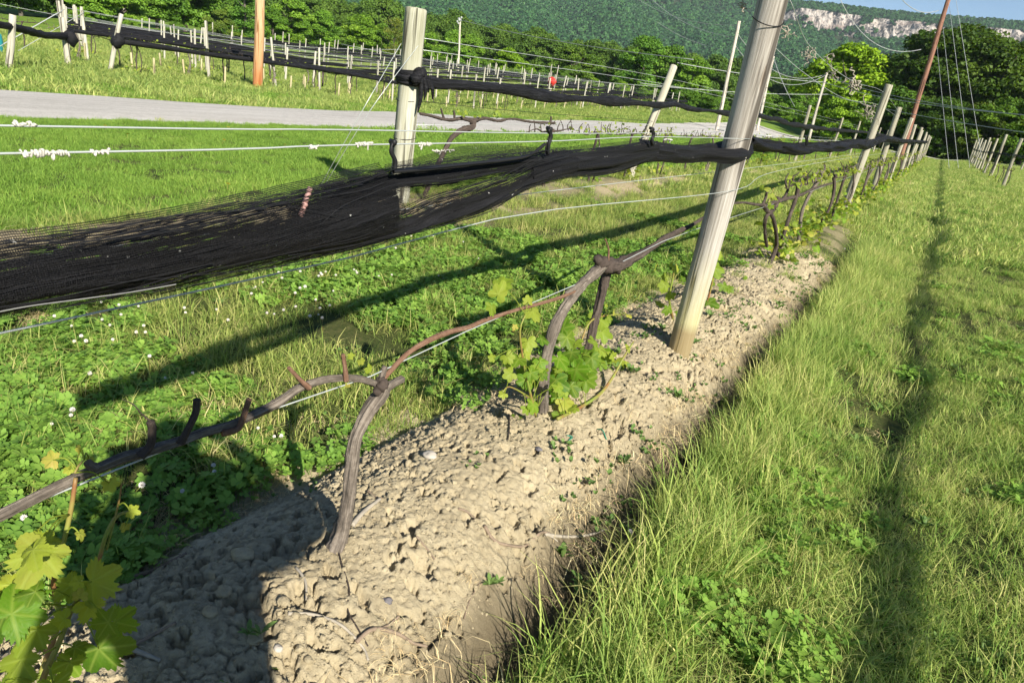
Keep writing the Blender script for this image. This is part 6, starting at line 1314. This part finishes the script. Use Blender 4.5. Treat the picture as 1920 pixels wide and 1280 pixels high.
# ------------------------------------------------------------------ the photographer, whose shadow lies across the bank
def skin(name, V, E, R, mat, parent, sub=2):
    me = bpy.data.meshes.new(name); me.from_pydata([tuple(map(float, v)) for v in V], E, []); o = link(name, me, parent); o.modifiers.new('skin', 'SKIN'); sv = me.skin_vertices[0].data
    for i, r in enumerate(R): sv[i].radius = (r, r) if np.isscalar(r) else r
    for i in range(len(V)): sv[i].use_root = (i == 0)
    s = o.modifiers.new('smooth', 'SUBSURF'); s.levels = sub; s.render_levels = sub
    o.modifiers['skin'].use_smooth_shade = True; me.materials.append(mat); return o
pz = float(gz(.4, -.11)); per = thing('person', 'photographer standing behind the view, one elbow raised, holding up a phone', 'person', (.40, -.11, pz)); per.scale = (1.03, 1.03, 1.035)
fx = math.atan2(.47, .88); per.rotation_euler = (0, 0, fx)
h = 1.80-pz
BV = [(0, 0, .93), (0, .01, 1.05), (0, .0, 1.22), (0, -.01, 1.38), (0, .0, 1.48), (0, .03, 1.56), (0, .045, 1.66), (0, .035, 1.735),
      (.17, -.01, 1.435), (.315, .14, 1.415), (.235, .165, 1.545), (.135, .15, 1.665), (-.17, -.01, 1.42), (-.29, .06, 1.18), (-.29, .18, 1.33), (-.285, .22, 1.385),
      (.10, 0, .88), (.11, .02, .48), (.11, -.02, .09), (.115, .13, .035), (-.10, 0, .88), (-.11, .02, .48), (-.11, -.02, .09), (-.115, .13, .035)]
BE = [(0, 1), (1, 2), (2, 3), (3, 4), (4, 5), (5, 6), (6, 7), (3, 8), (8, 9), (9, 10), (10, 11), (3, 12), (12, 13), (13, 14), (14, 15), (0, 16), (16, 17), (17, 18), (18, 19), (0, 20), (20, 21), (21, 22), (22, 23)]
BRd = [(.14, .11), (.13, .10), (.15, .11), (.15, .10), .055, .075, .088, .07, .062, .046, .038, .028, .062, .046, .036, .028, .085, .058, .042, .035, .085, .058, .042, .035]
body = skin('body', BV, BE, BRd, M_SKIN, per)
skin('shirt', BV[:4]+[BV[8], BV[9], BV[10], BV[12], BV[13], BV[14]]+[(0, 0, 1.43)], [(0, 1), (1, 2), (2, 3), (3, 4), (4, 5), (5, 6), (3, 7), (7, 8), (8, 9), (3, 10)], [(.165, .125), (.16, .12), (.17, .125), (.165, .115), .09, .078, .085, .075, .062, .05, .085], M_SHIRT, per)
skin('trousers', [BV[0], BV[16], BV[17], (.11, -.02, .12), BV[20], BV[21], (-.11, -.02, .12)], [(0, 1), (1, 2), (2, 3), (0, 4), (4, 5), (5, 6)], [(.155, .12), .105, .078, .065, .105, .078, .065], M_JEANS, per)
for s in (-1, 1): skin('shoe', [(s*.11, -.05, .04), (s*.113, .06, .035), (s*.118, .17, .03)], [(0, 1), (1, 2)], [.05, .05, .042], M_SHOE, per)
mb = MB(); ball(mb, (0, .03, 1.69), .102, 12, 16, .12, 3, (.9, 1.05, 1.05)); obj('hair', mb, M_HAIR, per)
mb = MB(); ball(mb, (.10, .0, 1.555), .125, 12, 16, .2, 8, (1.5, .9, .95)); obj('shadow_filler', mb, M_SHIRT, per)  # unseen lump added beside the head to fill out the cast shadow
mb = MB(); ball(mb, (0, .135, 1.64), .016, 8, 8, 0, 1, (.8, 1.2, 1.5)); obj('nose', mb, M_SKIN, per)
for s in (-1, 1):
    mb = MB(); ball(mb, (s*.035, .118, 1.672), .013, 8, 10); obj('eye', mb, M_WHITEFL, per)
    mb = MB(); ball(mb, (s*.088, .03, 1.645), .028, 8, 10, .1, 2, (.4, .8, 1.2)); obj('ear', mb, M_SKIN, per)
mb = MB(); tube(mb, [(-.025, .125, 1.60), (0, .132, 1.598), (.025, .125, 1.60)], .006, 6, 10); obj('mouth', mb, M_PINK, per)
def hand(parent, wrist, fwd, up, side):
    w = np.array(wrist, float); f = np.array(fwd, float); f /= np.linalg.norm(f); u = np.array(up, float); u -= f*(u@f); u /= np.linalg.norm(u); s = np.cross(f, u)*side
    V = [w, w+f*.045, w+f*.085]; E = [(0, 1), (1, 2)]; R = [.022, (.036, .016), (.038, .014)]
    for i, (off, L) in enumerate(((-.03, .070), (-.010, .080), (.010, .075), (.03, .058))):
        b = w+f*.09+s*off; n = len(V); V += [b, b+f*L*.45-u*.008, b+f*L*.75-u*.026, b+f*L*.85-u*.045]; E += [(2, n), (n, n+1), (n+1, n+2), (n+2, n+3)]; R += [.0095, .0088, .008, .007]
    n = len(V); b = w+f*.03-s*.032; V += [b, b+f*.035-s*.026-u*.01, b+f*.062-s*.028-u*.026]; E += [(1, n), (n, n+1), (n+1, n+2)]; R += [.012, .0105, .0085]
    return skin('hand', V, E, R, M_SKIN, parent, 1)
hand(per, (.135, .15, 1.665), (-.75, .0, .35), (0, .7, .6), 1); hand(per, (-.285, .22, 1.385), (.02, .15, .9), (-.6, .75, 0), -1)
ph = bpy.data.objects.new('phone', None); mb = MB(); bmx = Matrix(((CR[0][0], CR[0][1], CR[0][2]), (CR[1][0], CR[1][1], CR[1][2]), (CR[2][0], CR[2][1], CR[2][2])))
box(mb, EYE-FWD*.022, (.158, .075, .008), CR); o = obj('phone', mb, M_DARK, smooth=False); tag(o, 'dark phone held out sideways in the left hand of the photographer', 'phone')
